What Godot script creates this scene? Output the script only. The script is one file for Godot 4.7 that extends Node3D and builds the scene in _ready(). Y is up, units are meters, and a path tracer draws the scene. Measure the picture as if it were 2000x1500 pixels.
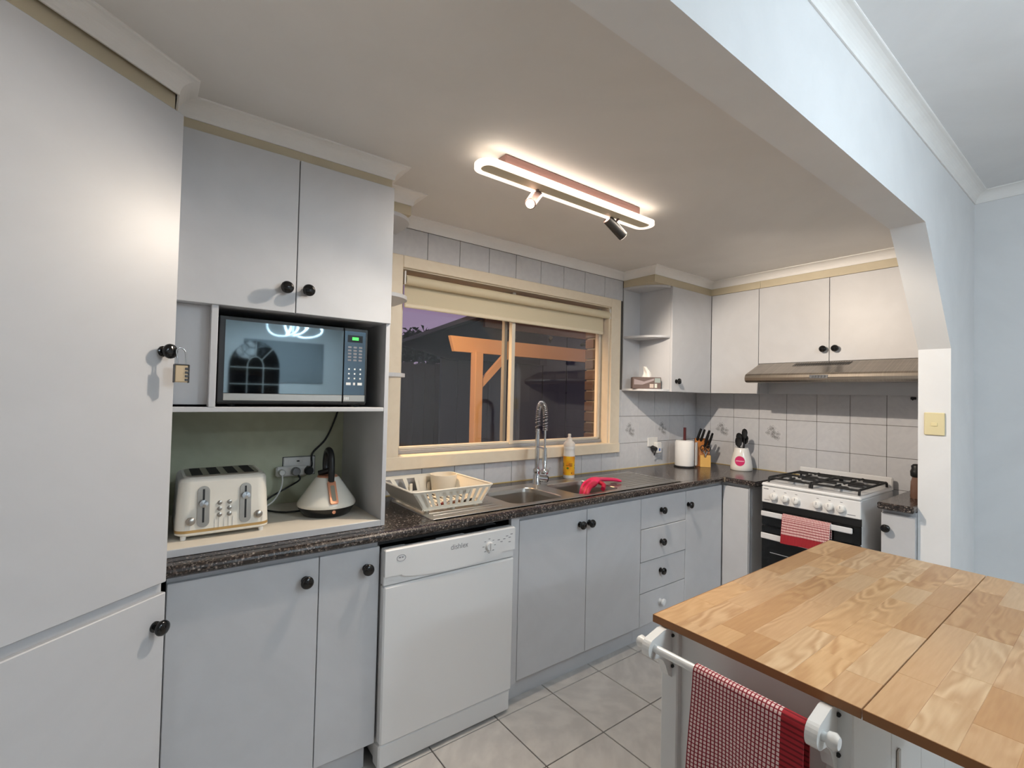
extends Node3D
# A kitchen at dusk seen from the living room. Back (window) wall z = 0, right (stove) wall x = 0, floor y = 0.

class Geo:
	var v := PackedVector3Array()
	var n := PackedVector3Array()
	var uv := PackedVector2Array()
	var xf := Transform3D.IDENTITY
	func tri(a: Vector3, b: Vector3, c: Vector3, na: Vector3, nb: Vector3, nc: Vector3, ua := Vector2.ZERO, ub := Vector2.ZERO, uc := Vector2.ZERO) -> void:
		if (b - a).cross(c - a).dot(na + nb + nc) > 0.0:
			var t := b; b = c; c = t
			t = nb; nb = nc; nc = t
			var s := ub; ub = uc; uc = s
		for p in [a, b, c]: v.append(xf * p)
		for p in [na, nb, nc]: n.append((xf.basis * p).normalized())
		for p in [ua, ub, uc]: uv.append(p)
	static func planar(p: Vector3, nn: Vector3) -> Vector2:
		var m := nn.abs()
		if m.y >= m.x and m.y >= m.z: return Vector2(p.x, p.z)
		if m.x >= m.z: return Vector2(p.z, p.y)
		return Vector2(p.x, p.y)
	func poly(pts: Array, out: Vector3) -> void:
		var k: Vector3 = (pts[1] - pts[0]).cross(pts[2] - pts[0])
		if k.length() < 1e-12: return
		k = k.normalized()
		if k.dot(out) < 0.0: k = -k
		for i in range(1, pts.size() - 1):
			tri(pts[0], pts[i], pts[i + 1], k, k, k, planar(pts[0], k), planar(pts[i], k), planar(pts[i + 1], k))
	func quad_uv(a: Vector3, b: Vector3, c: Vector3, d: Vector3, out: Vector3) -> void:
		tri(a, b, c, out, out, out, Vector2(0, 1), Vector2(1, 1), Vector2(1, 0))
		tri(a, c, d, out, out, out, Vector2(0, 1), Vector2(1, 0), Vector2(0, 0))
	func box(c: Vector3, s: Vector3, b := 0.0) -> Geo:
		var h := s * 0.5
		b = minf(b, minf(h.x, minf(h.y, h.z)) * 0.9)
		var P := func(sx: float, sy: float, sz: float, ax: int) -> Vector3:
			var q := Vector3(sx * (h.x - b), sy * (h.y - b), sz * (h.z - b))
			q[ax] = [sx, sy, sz][ax] * h[ax]
			return c + q
		for ax in 3:
			for s1 in [-1.0, 1.0]:
				var out := Vector3.ZERO
				out[ax] = s1
				var pts := []
				for st in [[-1.0, -1.0], [1.0, -1.0], [1.0, 1.0], [-1.0, 1.0]]:
					var sg := [st[0], st[0], st[0]]
					sg[ax] = s1
					sg[(ax + 1) % 3] = st[0]
					sg[(ax + 2) % 3] = st[1]
					pts.append(P.call(sg[0], sg[1], sg[2], ax))
				poly(pts, out)
		if b > 0.0:
			for t in 3:
				var a1 := (t + 1) % 3
				var a2 := (t + 2) % 3
				for s1 in [-1.0, 1.0]:
					for s2 in [-1.0, 1.0]:
						var lo := [0.0, 0.0, 0.0]
						lo[a1] = s1; lo[a2] = s2; lo[t] = -1.0
						var hi := lo.duplicate()
						hi[t] = 1.0
						var out := Vector3.ZERO
						out[a1] = s1; out[a2] = s2
						poly([P.call(lo[0], lo[1], lo[2], a1), P.call(hi[0], hi[1], hi[2], a1), P.call(hi[0], hi[1], hi[2], a2), P.call(lo[0], lo[1], lo[2], a2)], out)
			for sx in [-1.0, 1.0]:
				for sy in [-1.0, 1.0]:
					for sz in [-1.0, 1.0]:
						poly([P.call(sx, sy, sz, 0), P.call(sx, sy, sz, 1), P.call(sx, sy, sz, 2)], Vector3(sx, sy, sz))
		return self
	func span(x0: float, x1: float, y0: float, y1: float, z0: float, z1: float, b := 0.0) -> Geo:
		return box(Vector3(x0 + x1, y0 + y1, z0 + z1) * 0.5, Vector3(absf(x1 - x0), absf(y1 - y0), absf(z1 - z0)), b)
	# profile of (radius, height) turned about the y axis at c
	func lathe(c: Vector3, prof: Array, seg := 24) -> Geo:
		var k := prof.size()
		var sn := []
		for i in k - 1:
			var d: Vector2 = prof[i + 1] - prof[i]
			sn.append(Vector2(d.y, -d.x).normalized())
		for i in k - 1:
			var n0: Vector2 = sn[i]
			var n1: Vector2 = sn[i]
			if i > 0 and sn[i].dot(sn[i - 1]) > 0.6: n0 = (sn[i] + sn[i - 1]).normalized()
			if i < k - 2 and sn[i].dot(sn[i + 1]) > 0.6: n1 = (sn[i] + sn[i + 1]).normalized()
			for j in seg:
				var a := TAU * j / seg
				var b := TAU * (j + 1) / seg
				var ca := Vector3(cos(a), 0, sin(a))
				var cb := Vector3(cos(b), 0, sin(b))
				var p0: Vector3 = c + ca * prof[i].x + Vector3.UP * prof[i].y
				var p1: Vector3 = c + cb * prof[i].x + Vector3.UP * prof[i].y
				var p2: Vector3 = c + cb * prof[i + 1].x + Vector3.UP * prof[i + 1].y
				var p3: Vector3 = c + ca * prof[i + 1].x + Vector3.UP * prof[i + 1].y
				var na := ca * n0.x + Vector3.UP * n0.y
				var nb := cb * n0.x + Vector3.UP * n0.y
				var nc := cb * n1.x + Vector3.UP * n1.y
				var nd := ca * n1.x + Vector3.UP * n1.y
				var u0 := Vector2(float(j) / seg, 1.0 - float(i) / (k - 1))
				var u1 := Vector2(float(j + 1) / seg, u0.y)
				var u2 := Vector2(u1.x, 1.0 - float(i + 1) / (k - 1))
				var u3 := Vector2(u0.x, u2.y)
				if prof[i].x > 1e-6: tri(p0, p1, p2, na, nb, nc, u0, u1, u2)
				if prof[i + 1].x > 1e-6: tri(p0, p2, p3, na, nc, nd, u0, u2, u3)
		return self
	func tube(pts: Array, r: float, seg := 8, closed := false, radii := [], flat := 1.0) -> Geo:
		var m := pts.size()
		var rings := []
		var norms := []
		var up := Vector3.UP
		var t0: Vector3 = (pts[1] - pts[0]).normalized()
		if absf(t0.dot(up)) > 0.9: up = Vector3.RIGHT
		var side := t0.cross(up).normalized()
		for i in m:
			var a: Vector3 = pts[(i - 1 + m) % m] if (closed or i > 0) else pts[i]
			var b: Vector3 = pts[(i + 1) % m] if (closed or i < m - 1) else pts[i]
			var t := (b - a).normalized()
			side = (side - t * side.dot(t)).normalized()
			var o := t.cross(side)
			var rr: float = radii[i] if radii.size() else r
			var ring := []
			var nr := []
			for j in seg:
				var an := TAU * j / seg
				var dd := side * cos(an) + o * sin(an) * flat
				ring.append(pts[i] + dd * rr)
				nr.append((side * cos(an) * flat + o * sin(an)).normalized())
			rings.append(ring)
			norms.append(nr)
		for i in (m if closed else m - 1):
			var k := (i + 1) % m
			for j in seg:
				var l := (j + 1) % seg
				tri(rings[i][j], rings[i][l], rings[k][l], norms[i][j], norms[i][l], norms[k][l])
				tri(rings[i][j], rings[k][l], rings[k][j], norms[i][j], norms[k][l], norms[k][j])
		if not closed:
			poly(rings[0], pts[0] - pts[1])
			poly(rings[m - 1], pts[m - 1] - pts[m - 2])
		return self
	# outline in the xy plane of the current xf, pushed from z0 to z1
	func prism(pl: Array, z0: float, z1: float) -> Geo:
		var pv := PackedVector2Array(pl)
		var ids := Geometry2D.triangulate_polygon(pv)
		for i in range(0, ids.size(), 3):
			for e in [[z0, -1.0], [z1, 1.0]]:
				var q := []
				for j in 3: q.append(Vector3(pv[ids[i + j]].x, pv[ids[i + j]].y, e[0]))
				poly(q, Vector3(0, 0, e[1] * signf(z1 - z0)))
		var cw := 0.0
		for i in pv.size():
			var a := pv[i]
			var b := pv[(i + 1) % pv.size()]
			cw += a.x * b.y - b.x * a.y
		for i in pv.size():
			var a := pv[i]
			var b := pv[(i + 1) % pv.size()]
			var o := Vector3(b.y - a.y, a.x - b.x, 0) * signf(cw)
			poly([Vector3(a.x, a.y, z0), Vector3(b.x, b.y, z0), Vector3(b.x, b.y, z1), Vector3(a.x, a.y, z1)], o)
		return self
	# a cloth or shell: grid of points given thickness
	func sheet(g: Array, th: float, us := 1.0, vs := 1.0) -> Geo:
		var a := g.size()
		var b: int = g[0].size()
		var nn := []
		for i in a:
			var row := []
			for j in b:
				var du: Vector3 = g[mini(i + 1, a - 1)][j] - g[maxi(i - 1, 0)][j]
				var dv: Vector3 = g[i][mini(j + 1, b - 1)] - g[i][maxi(j - 1, 0)]
				row.append(du.cross(dv).normalized())
			nn.append(row)
		for sgn in [1.0, -1.0]:
			var off: float = th * 0.5 * sgn
			for i in a - 1:
				for j in b - 1:
					var c := [[i, j], [i + 1, j], [i + 1, j + 1], [i, j + 1]]
					var P := []
					var N := []
					var U := []
					for e in c:
						P.append(g[e[0]][e[1]] + nn[e[0]][e[1]] * off)
						N.append(nn[e[0]][e[1]] * sgn)
						U.append(Vector2(us * e[0] / (a - 1), vs * e[1] / (b - 1)))
					tri(P[0], P[1], P[2], N[0], N[1], N[2], U[0], U[1], U[2])
					tri(P[0], P[2], P[3], N[0], N[2], N[3], U[0], U[2], U[3])
		var rim := []
		for i in a: rim.append([i, 0])
		for j in range(1, b): rim.append([a - 1, j])
		for i in range(a - 2, -1, -1): rim.append([i, b - 1])
		for j in range(b - 2, 0, -1): rim.append([0, j])
		for i in rim.size():
			var e: Array = rim[i]
			var f: Array = rim[(i + 1) % rim.size()]
			var p: Vector3 = g[e[0]][e[1]]
			var q: Vector3 = g[f[0]][f[1]]
			var np: Vector3 = nn[e[0]][e[1]] * th * 0.5
			var nq: Vector3 = nn[f[0]][f[1]] * th * 0.5
			poly([p - np, q - nq, q + nq, p + np], (q - p).cross(np))
		return self
	func mesh() -> ArrayMesh:
		var m := ArrayMesh.new()
		var arr := []
		arr.resize(Mesh.ARRAY_MAX)
		arr[Mesh.ARRAY_VERTEX] = v
		arr[Mesh.ARRAY_NORMAL] = n
		arr[Mesh.ARRAY_TEX_UV] = uv
		m.add_surface_from_arrays(Mesh.PRIMITIVE_TRIANGLES, arr)
		return m

var M := {}
var rng := RandomNumberGenerator.new()
var taken := {}
var knob_mesh: ArrayMesh

func numbered(called: String) -> String:
	var k: int = taken.get(called, 0)
	taken[called] = k + 1
	return called if k == 0 else "%s_%03d" % [called, k]

func thing(called: String, label: String, category: String, at := Vector3.ZERO, group := "") -> Node3D:
	var o := Node3D.new()
	o.name = numbered(called)
	add_child(o)
	o.position = at
	o.set_meta("label", label)
	o.set_meta("category", category)
	if group: o.set_meta("group", group)
	return o

# a part given in world coordinates, or a shared mesh with its own transform
func part(parent: Node3D, called: String, g, m: Material, xf = null) -> MeshInstance3D:
	var o := MeshInstance3D.new()
	o.name = called
	o.mesh = g.mesh() if g is Geo else g
	o.material_override = m
	parent.add_child(o, true)
	if xf == null: o.transform = parent.global_transform.affine_inverse()
	else: o.transform = parent.global_transform.affine_inverse() * xf
	return o

func struct(called: String, g: Geo, m: Material, label := "") -> MeshInstance3D:
	var o := MeshInstance3D.new()
	o.name = numbered(called)
	o.mesh = g.mesh()
	o.material_override = m
	add_child(o)
	o.set_meta("kind", "structure")
	if label: o.set_meta("label", label)
	return o

func turned(at: Vector3, y_axis: Vector3) -> Transform3D:   # local +y laid along y_axis
	var y := y_axis.normalized()
	var x := y.cross(Vector3(0.31, 0.2, 0.93)).normalized()
	return Transform3D(Basis(x, y, x.cross(y)), at)

func knob(parent: Node3D, at: Vector3, dir: Vector3, m = null) -> MeshInstance3D:
	return part(parent, "knob", knob_mesh, m if m else M.black_gloss, turned(at, dir))

func rgb(r: float, g: float, b: float) -> Color: return Color(r / 255.0, g / 255.0, b / 255.0)

func mat(c: Color, rough := 0.5, metal := 0.0, spec := 0.5) -> StandardMaterial3D:
	var m := StandardMaterial3D.new()
	m.albedo_color = c
	m.roughness = rough
	m.metallic = metal
	m.metallic_specular = spec
	return m

func glow(c: Color, e: float) -> StandardMaterial3D:
	var m := mat(c, 0.6)
	m.emission_enabled = true
	m.emission = c
	m.emission_energy_multiplier = e
	return m

func noise_image(w: int, h: int, f: float, sd: int, oct := 3, sx := 1.0) -> Image:
	var fn := FastNoiseLite.new()
	fn.seed = sd
	fn.frequency = f
	fn.fractal_octaves = oct
	var im := Image.create(w, h, false, Image.FORMAT_RGB8)
	for y in h:
		for x in w:
			# wrapped on a torus so that the tile repeats without a seam
			var a := TAU * x / w
			var b := TAU * y / h
			var q := fn.get_noise_3d(cos(a) * 60.0 * sx + cos(b) * 21.0, sin(a) * 60.0 * sx + sin(b) * 60.0, cos(b) * 60.0) * 0.5 + 0.5
			im.set_pixel(x, y, Color(q, q, q))
	return im

func tint_texture(im: Image, lo: Color, hi: Color) -> ImageTexture:
	var o := Image.create(im.get_width(), im.get_height(), false, Image.FORMAT_RGB8)
	for y in im.get_height():
		for x in im.get_width():
			o.set_pixel(x, y, lo.lerp(hi, smoothstep(0.2, 0.8, im.get_pixel(x, y).r)))
	return ImageTexture.create_from_image(o)

func textured(c: Color, t: Texture2D, scale: float, rough: float, spec := 0.5) -> StandardMaterial3D:
	var m := mat(c, rough, 0.0, spec)
	m.albedo_texture = t
	m.uv1_triplanar = true
	m.uv1_world_triplanar = true
	m.uv1_scale = Vector3.ONE * scale
	return m

func relief(m: StandardMaterial3D, t: Texture2D, cm: float) -> StandardMaterial3D:
	m.heightmap_enabled = true
	m.heightmap_texture = t
	m.heightmap_scale = cm
	return m

func arc(c: Vector2, r: Vector2, a0: float, a1: float, k: int) -> Array:
	var o := []
	for i in k + 1:
		var a := deg_to_rad(lerpf(a0, a1, float(i) / k))
		o.append(c + Vector2(cos(a) * r.x, sin(a) * r.y))
	return o

func round_rect(x0: float, y0: float, x1: float, y1: float, r: float, k := 5) -> Array:
	return arc(Vector2(x1 - r, y1 - r), Vector2(r, r), 0, 90, k) + arc(Vector2(x0 + r, y1 - r), Vector2(r, r), 90, 180, k) + arc(Vector2(x0 + r, y0 + r), Vector2(r, r), 180, 270, k) + arc(Vector2(x1 - r, y0 + r), Vector2(r, r), 270, 360, k)

func spline(ctrl: Array, k := 6) -> Array:
	var o := []
	var m := ctrl.size()
	for i in m - 1:
		var a: Vector3 = ctrl[maxi(i - 1, 0)]
		var b: Vector3 = ctrl[i]
		var c: Vector3 = ctrl[i + 1]
		var d: Vector3 = ctrl[mini(i + 2, m - 1)]
		for j in k: o.append(b.cubic_interpolate(c, a, d, float(j) / k))
	o.append(ctrl[m - 1])
	return o

func lettering(parent: Node3D, text: String, size: float, m: Material, xf: Transform3D, called := "lettering") -> void:
	var t := TextMesh.new()
	var f := SystemFont.new()
	f.font_names = PackedStringArray(["Droid Sans"])
	t.font = f
	t.text = text
	t.font_size = 32
	t.pixel_size = size / 32.0
	t.depth = 0.0006
	part(parent, called, t, m, xf)

const PD := Vector3(-0.766, 0, 0.643)     # along the corner pantry's face, away from the hutch
const PN := Vector3(0.643, 0, 0.766)      # out of the pantry's face
const P0 := Vector3(-3.686, 0, 0.61)      # its right edge

func _ready() -> void:
	rng.seed = 7
	var cam := Camera3D.new()
	cam.name = "camera"
	add_child(cam)
	cam.position = Vector3(-3.7375, 1.4294, 2.3117)
	cam.rotation_degrees = Vector3(1.2847, -37.0865, 1.3061)
	cam.fov = rad_to_deg(2.0 * atan(750.0 / 929.7255))
	cam.near = 0.05
	cam.far = 200.0
	cam.current = true
	var sky_mat := ProceduralSkyMaterial.new()
	sky_mat.sky_top_color = rgb(116, 100, 146)
	sky_mat.sky_horizon_color = rgb(160, 138, 162)
	sky_mat.ground_bottom_color = rgb(30, 28, 34)
	sky_mat.ground_horizon_color = rgb(70, 62, 78)
	sky_mat.sky_curve = 0.25
	sky_mat.energy_multiplier = 1.7
	var sky := Sky.new()
	sky.sky_material = sky_mat
	var env := Environment.new()
	env.background_mode = Environment.BG_SKY
	env.sky = sky
	env.tonemap_mode = Environment.TONE_MAPPER_LINEAR
	env.tonemap_exposure = 0.57
	env.sdfgi_enabled = true
	env.ssao_enabled = true
	env.ssil_enabled = true
	var we := WorldEnvironment.new()
	we.name = "environment"
	we.environment = env
	add_child(we)
	materials()
	room()
	window_and_yard()
	hutch_and_pantry()
	base_units()
	wall_units()
	ceiling_light()
	living_room()
	stove()
	sink_and_bench()
	dishwasher()
	microwave()
	breakfast_things()
	corner_things()
	island()

func area(at: Vector3, size: Vector2, dir: Vector3, c: Color, e: float, called: String, parent: Node3D) -> void:
	var l := AreaLight3D.new()
	l.name = called
	l.area_size = size
	l.light_color = c
	l.light_energy = e
	l.area_range = 14.0
	l.shadow_enabled = true
	parent.add_child(l, true)
	l.global_position = at
	l.look_at(at + dir, Vector3(0, 0, 1) if absf(dir.y) > 0.9 else Vector3.UP)

func materials() -> void:
	var soft := noise_image(256, 256, 0.02, 3, 4)
	var fine := noise_image(256, 256, 0.09, 5, 3)
	var soft_t := tint_texture(soft, Color(0.982, 0.982, 0.982), Color(1, 1, 1))
	var fine_t := ImageTexture.create_from_image(fine)
	M.fine = fine_t
	M.paint = textured(rgb(196, 197, 200), soft_t, 0.7, 0.42)
	M.paint_door = textured(rgb(196, 197, 200), soft_t, 0.9, 0.4)
	M.wall = textured(rgb(228, 229, 230), soft_t, 0.5, 0.75)
	M.ceiling = textured(rgb(224, 222, 219), soft_t, 0.4, 0.6)
	M.cornice = textured(rgb(240, 239, 237), soft_t, 0.8, 0.6)
	M.cream = textured(rgb(202, 191, 166), soft_t, 1.3, 0.55)
	M.window_wood = textured(rgb(228, 215, 193), tint_texture(noise_image(256, 256, 0.035, 11, 5), Color(0.985, 0.98, 0.975), Color(1, 1, 1)), 1.4, 0.5)
	M.green_wall = textured(rgb(190, 193, 168), tint_texture(noise_image(256, 256, 0.03, 19, 4), Color(0.96, 0.96, 0.95), Color(1, 1, 1)), 1.1, 0.6)
	M.shelf_top = textured(rgb(222, 214, 200), soft_t, 2.0, 0.5)
	M.tile = textured(rgb(206, 207, 210), tint_texture(noise_image(256, 256, 0.04, 23, 3), Color(0.975, 0.975, 0.98), Color(1, 1, 1)), 1.7, 0.22)
	M.grout = mat(rgb(98, 92, 86), 0.9)
	M.floor_tile = textured(rgb(206, 203, 199), tint_texture(noise_image(512, 512, 0.03, 29, 5), Color(0.92, 0.92, 0.925), Color(1, 1, 1)), 0.9, 0.35)
	M.floor_grout = mat(rgb(66, 54, 46), 0.9)
	M.black_gloss = mat(rgb(12, 12, 13), 0.12)
	M.black = mat(rgb(17, 17, 18), 0.45)
	M.black_matte = mat(rgb(22, 22, 23), 0.7)
	M.white = mat(rgb(226, 225, 222), 0.35)
	M.white_gloss = mat(rgb(228, 227, 224), 0.16)
	M.enamel = mat(rgb(226, 226, 226), 0.22)
	M.chrome = mat(rgb(200, 202, 205), 0.12, 1.0)
	M.steel = mat(rgb(176, 170, 162), 0.3, 1.0)
	M.grey = mat(rgb(150, 152, 156), 0.4)
	M.dark_grey = mat(rgb(70, 71, 74), 0.5)
	M.print = mat(rgb(120, 120, 124), 0.6)
	M.copper = mat(rgb(214, 150, 118), 0.35, 0.55)
	M.rose = mat(rgb(196, 164, 156), 0.35, 0.6)
	M.oak = mat(rgb(178, 134, 74), 0.5)
	M.bowl_steel = mat(rgb(190, 186, 180), 0.3, 1.0)
	# speckled dark laminate
	var sp := Image.create(512, 512, false, Image.FORMAT_RGB8)
	sp.fill(rgb(44, 38, 36))
	var r2 := RandomNumberGenerator.new()
	r2.seed = 41
	var tones := [rgb(28, 25, 25), rgb(40, 34, 33), rgb(82, 70, 62), rgb(104, 92, 84), rgb(146, 136, 128), rgb(62, 53, 50), rgb(20, 19, 20)]
	for i in 26000:
		var s := r2.randi_range(1, 4)
		sp.fill_rect(Rect2i(r2.randi_range(0, 511), r2.randi_range(0, 511), s, r2.randi_range(1, 4)), tones[r2.randi() % tones.size()])
	M.laminate = textured(Color.WHITE, ImageTexture.create_from_image(sp), 1.2, 0.22)
	# brushed metal for the hood and the drainers
	var br := Image.create(256, 256, false, Image.FORMAT_RGB8)
	for y in 256:
		var q := r2.randf_range(0.82, 1.0)
		for x in 256:
			var k := clampf(q + r2.randf_range(-0.03, 0.03), 0.0, 1.0)
			br.set_pixel(x, y, Color(k, k, k))
	M.hood = textured(rgb(186, 176, 164), ImageTexture.create_from_image(br), 2.0, 0.3)
	M.hood.metallic = 1.0
	# butcher block timber: three faces of figured rubberwood
	M.wood = []
	for k in 3:
		var fn := FastNoiseLite.new()
		fn.seed = 60 + k
		fn.frequency = 0.006
		fn.fractal_octaves = 3
		var im := Image.create(512, 256, false, Image.FORMAT_RGB8)
		for y in 256:
			for x in 512:
				var warp := fn.get_noise_2d(x * 0.55, y * 1.6)
				var ring := sin((y * 0.055 + warp * 9.0 + x * 0.004) * 2.2)
				var fleck := fn.get_noise_2d(x * 2.6 + 900.0, y * 26.0)
				var t := clampf(0.55 + 0.45 * ring * smoothstep(-0.3, 0.4, fn.get_noise_2d(x * 0.35 + 300.0, y * 0.9)) + 0.22 * fleck, 0.0, 1.0)
				im.set_pixel(x, y, rgb(182, 143, 102).lerp(rgb(214, 183, 144), t))
		var wt := ImageTexture.create_from_image(im)
		for tone in [Color(1, 1, 1), Color(0.92, 0.85, 0.76), Color(1.0, 0.96, 0.9), Color(0.98, 0.95, 0.92)]:
			var m := mat(tone, 0.3)
			m.albedo_texture = wt
			m.uv1_scale = Vector3(1.1, 3.0, 1)
			M.wood.append(m)
	M.wood_edge = mat(rgb(138, 88, 44), 0.45)
	# checked tea towel, one cell to a repeat, and its red stripe border
	var ck := Image.create(32, 32, false, Image.FORMAT_RGB8)
	var rd := Image.create(32, 32, false, Image.FORMAT_RGB8)
	for y in 32:
		for x in 32:
			var lx := x < 11
			var ly := y < 9
			ck.set_pixel(x, y, rgb(104, 22, 32) if lx and ly else rgb(150, 44, 54) if lx or ly else rgb(232, 205, 200))
			rd.set_pixel(x, y, rgb(112, 14, 24) if lx else rgb(166, 34, 44))
	M.check = mat(Color.WHITE, 0.9)
	M.check.albedo_texture = ImageTexture.create_from_image(ck)
	M.red_stripe = mat(Color.WHITE, 0.9)
	M.red_stripe.albedo_texture = ImageTexture.create_from_image(rd)
	M.glass = mat(Color(0.3, 0.32, 0.33, 0.02), 0.02)
	M.glass.transparency = BaseMaterial3D.TRANSPARENCY_ALPHA
	M.mirror_black = mat(rgb(120, 132, 136), 0.03, 1.0)
	# knob: rose, neck and mushroom head along +y
	knob_mesh = Geo.new().lathe(Vector3.ZERO, [Vector2(0.0150, 0.0000), Vector2(0.0150, 0.0033), Vector2(0.0096, 0.0066), Vector2(0.0090, 0.0143), Vector2(0.0132, 0.0187), Vector2(0.0198, 0.0220), Vector2(0.0214, 0.0264), Vector2(0.0198, 0.0319), Vector2(0.0132, 0.0358), Vector2(0.0000, 0.0374)], 20).mesh()

# flat tiles on a wall: axis "x" fills a back wall (z = 0), axis "z" a right wall (x = 0)
func tile_field(parent: Node3D, axis: String, u0: float, u1: float, v0: float, v1: float, lu: float, lv: float) -> void:
	var st := 0.2
	var a := lu + floorf((u0 - lu) / st) * st
	while a < u1 - 0.004:
		var b := lv + floorf((v0 - lv) / st) * st
		while b < v1 - 0.004:
			var x0 := maxf(a + 0.0013, u0)
			var x1 := minf(a + st - 0.0013, u1)
			var y0 := maxf(b + 0.0013, v0)
			var y1 := minf(b + st - 0.0013, v1)
			if x1 - x0 > 0.006 and y1 - y0 > 0.006:
				var g := Geo.new()
				if axis == "x": g.span(x0, x1, y0, y1, -0.006, 0.0, 0.0012)
				else: g.span(0.0, 0.006, y0, y1, x0, x1, 0.0012)
				part(parent, "tile", g, M.tile)
			b += st
		a += st

func cornice_run(pts: Array, yc: float, p: float) -> Geo:
	var prof := [Vector2(0, p + 0.002), Vector2(0.005, p + 0.002)]
	for i in 9:
		var a := PI * 0.5 * i / 8.0
		prof.append(Vector2(p, p) - Vector2(cos(a), sin(a)) * (p - 0.006))
	prof.append_array([Vector2(p + 0.001, 0.006), Vector2(p + 0.004, 0.0045), Vector2(p + 0.004, 0)])
	var m := pts.size()
	var seg := []
	for i in m - 1:
		var d: Vector2 = (pts[i + 1] - pts[i]).normalized()
		seg.append(Vector2(-d.y, d.x))
	var offs := []
	for i in m:
		if i == 0: offs.append(seg[0])
		elif i == m - 1: offs.append(seg[m - 2])
		else: offs.append((seg[i - 1] + seg[i]) / (1.0 + seg[i - 1].dot(seg[i])))
	var g := Geo.new()
	for i in m - 1:
		for k in prof.size() - 1:
			var q := []
			for e in [[i, k], [i + 1, k], [i + 1, k + 1], [i, k + 1]]:
				var w: Vector2 = pts[e[0]] + offs[e[0]] * prof[e[1]].x
				q.append(Vector3(w.x, yc - prof[e[1]].y, w.y))
			g.poly(q, Vector3(seg[i].x, -1.0, seg[i].y))
	for e in [0, m - 1]:
		var cap := []
		for k in prof.size():
			var w: Vector2 = pts[e] + offs[e] * prof[k].x
			cap.append(Vector3(w.x, yc - prof[k].y, w.y))
		cap.append(Vector3(pts[e].x, yc, pts[e].y))
		var c0: Vector3 = cap[cap.size() - 1]
		for k in cap.size() - 2: g.poly([c0, cap[k], cap[k + 1]], Vector3(0, 0, 1))
	return g

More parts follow.
